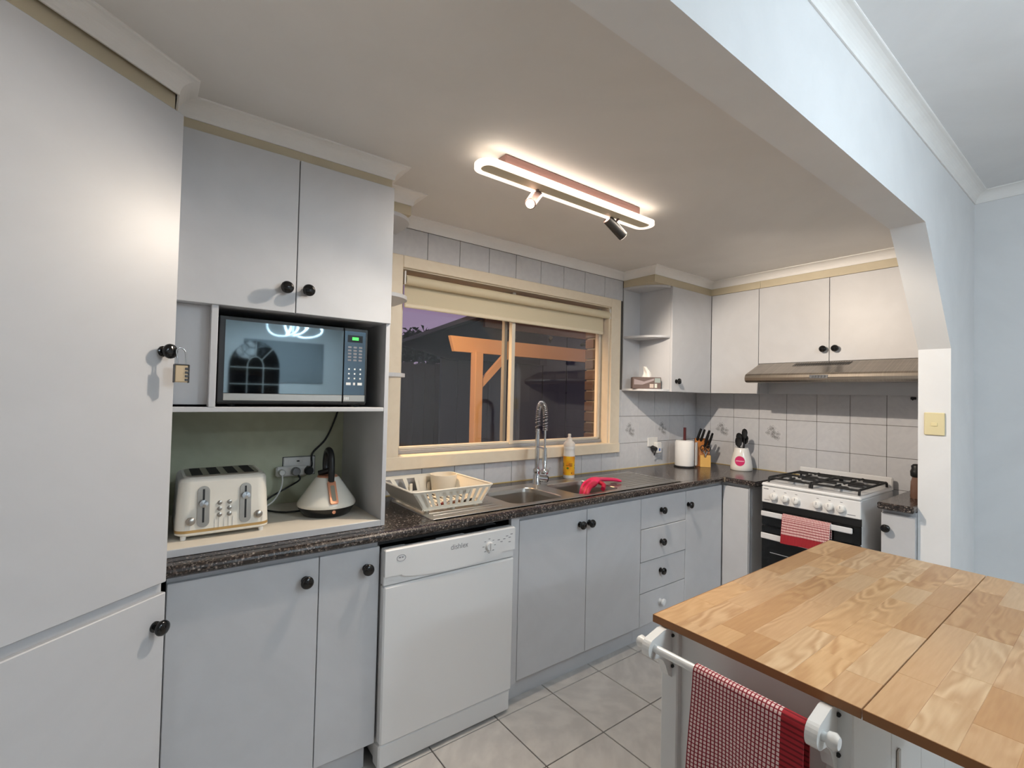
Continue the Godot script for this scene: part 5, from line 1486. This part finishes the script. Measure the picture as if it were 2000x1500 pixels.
func island() -> void:
	var u := thing("kitchen_island", "white kitchen trolley island with a pale butcher block drop leaf top", "kitchen island", Vector3(-2.2, 0, 1.95))
	var ze := 2.44
	var zs := 2.018
	var wh: Material = M.white
	# blocks of the top: six rows to each leaf, joints staggered
	var k := 0
	for leaf in [[1.589, zs - 0.0012], [zs + 0.0012, ze]]:
		var rows := 7
		var w: float = (leaf[1] - leaf[0]) / rows
		for r in rows:
			var x := -2.74
			var cut := rng.randf_range(0.08, 0.3)
			while x < -1.6475:
				var x1 := minf(x + cut, -1.647)
				if -1.647 - x1 < 0.09: x1 = -1.647
				var g := Geo.new()
				g.span(x, x1, 0.8825, 0.9, leaf[0] + r * w, leaf[0] + (r + 1) * w, 0.0006)
				var off := Vector2(rng.randf(), rng.randf())
				for i in g.uv.size(): g.uv[i] += off
				part(u, "timber_block", g, M.wood[rng.randi() % M.wood.size()])
				k += 1
				x = x1
				cut = rng.randf_range(0.14, 0.36)
	for leaf in [[1.589, zs - 0.0012], [zs + 0.0012, ze]]:
		part(u, "edge_band", Geo.new().span(-2.7415, -2.7401, 0.8822, 0.8997, leaf[0], leaf[1]), M.wood_edge)
	part(u, "edge_band", Geo.new().span(-2.741, -1.647, 0.8822, 0.8997, 1.5872, 1.5889), M.wood_edge)
	# frame
	for q in [[-2.722, 1.6], [-2.722, 1.955], [-1.71, 1.6], [-1.71, 1.955]]: part(u, "leg", Geo.new().span(q[0], q[0] + 0.045, 0.0, 0.882, q[1], q[1] + 0.045, 0.003), wh)
	part(u, "end_panel", Geo.new().span(-2.706, -2.694, 0.12, 0.882, 1.645, 1.955), wh)
	part(u, "end_panel", Geo.new().span(-1.69, -1.678, 0.12, 0.882, 1.645, 1.955), wh)
	part(u, "back_panel", Geo.new().span(-2.677, -1.71, 0.12, 0.882, 1.612, 1.622), wh)
	part(u, "bottom_shelf", Geo.new().span(-2.694, -1.69, 0.12, 0.138, 1.622, 1.96), wh)
	for d in [[-2.674, -2.43], [-2.427, -2.195], [-2.192, -1.96], [-1.957, -1.713]]:
		var dr := part(u, "door", Geo.new().span(d[0], d[1], 0.14, 0.875, 1.962, 1.98, 0.002), wh)
		part(dr, "hinge", Geo.new().span(d[0] + 0.03, d[0] + 0.05, 0.6, 0.66, 1.98, 1.985, 0.002), M.steel)
	part(u, "leaf_bracket", Geo.new().span(-2.2, -2.17, 0.855, 0.882, 1.98, 2.4, 0.002), wh)
	# towel rail with its two shaped brackets
	for z in [1.62, 1.965]:
		var g := Geo.new()
		g.xf = Transform3D(Basis.IDENTITY, Vector3(0, 0, z - 0.01))
		g.prism([Vector2(-2.722, 0.881), Vector2(-2.756, 0.881)] + arc(Vector2(-2.79, 0.849), Vector2(0.0235, 0.0235), 112, 258, 10) + [Vector2(-2.772, 0.822), Vector2(-2.758, 0.812), Vector2(-2.748, 0.798), Vector2(-2.741, 0.782), Vector2(-2.735, 0.77), Vector2(-2.722, 0.762)], 0, 0.02)
		var br := part(u, "rail_bracket", g, M.white_gloss)
		for y in [0.862, 0.79]: part(br, "screw", Geo.new().tube([Vector3(-2.7225, y, z + 0.0125), Vector3(-2.7265, y, z + 0.0125)], 0.004, 8), M.black)
		var sg := -1.0 if z < 1.8 else 1.0
		part(br, "rail_end", Geo.new().tube([Vector3(-2.79, 0.85, z + sg * 0.01), Vector3(-2.79, 0.85, z + sg * 0.016), Vector3(-2.79, 0.85, z + sg * 0.02), Vector3(-2.79, 0.85, z + sg * 0.03), Vector3(-2.79, 0.85, z + sg * 0.036)], 0.012, 14, false, [0.009, 0.008, 0.013, 0.015, 0.01]), M.white_gloss)
	part(u, "towel_rail", Geo.new().tube([Vector3(-2.79, 0.85, 1.625), Vector3(-2.79, 0.85, 1.96)], 0.009, 14), M.white_gloss)
	# tea towel folded over the rail
	var t := thing("tea_towel", "red and white checked tea towel hanging from the island rail", "tea towel", Vector3(-2.79, 0.5, 1.84))
	for sec in [[1.735, 1.912, "cloth", M.check, Vector2(24, 110)], [1.912, 1.951, "border", M.red_stripe, Vector2(60, 110)]]:
		var gr := []
		var n := 26 if sec[2] == "cloth" else 10
		for i in n + 1:
			var f := float(i) / n
			var z := lerpf(sec[0], sec[1], f)
			var row := []
			for j in 61:
				var jt := j / 30.0 - 1.0
				var s := (0.12 * jt + 0.88 * jt * jt * jt) * 0.43        # length along the cloth, 0 over the rail
				var a := clampf(s / 0.0125, -PI / 2, PI / 2)
				var p := Vector3(-2.79 - sin(-a) * -0.0125, 0.85 + cos(a) * 0.0125, z)
				p.x = -2.79 - sin(a) * 0.0125
				var rest := maxf(absf(s) - 0.018, 0.0)
				p.y = 0.85 + cos(a) * 0.0125 - rest
				var wave := (0.007 * sin(z * 46.0) + 0.004 * sin(z * 21.0 + 1.0)) * smoothstep(0.0, 0.2, rest)
				p.x += (wave - 0.03 * rest) * signf(s) if s > 0 else wave * 0.4 + 0.01 * rest
				p.z += 0.012 * rest * (z - 1.84) * 6.0 - rest * 0.02
				row.append(p)
			gr.append(row)
		var us: float = sec[4].x if sec[2] == "cloth" else 1.0
		var sh := Geo.new().sheet(gr, 0.0025, us, 1.0)
		for i in sh.uv.size():
			var jt := sh.uv[i].y * 2.0 - 1.0
			sh.uv[i].y = (0.12 * jt + 0.88 * jt * jt * jt) * 0.5 * sec[4].y
		if sec[2] == "border":
			for i in sh.uv.size(): sh.uv[i] = Vector2(sh.uv[i].y * 0.8, sh.uv[i].x)
		part(t, sec[2], sh, sec[3])
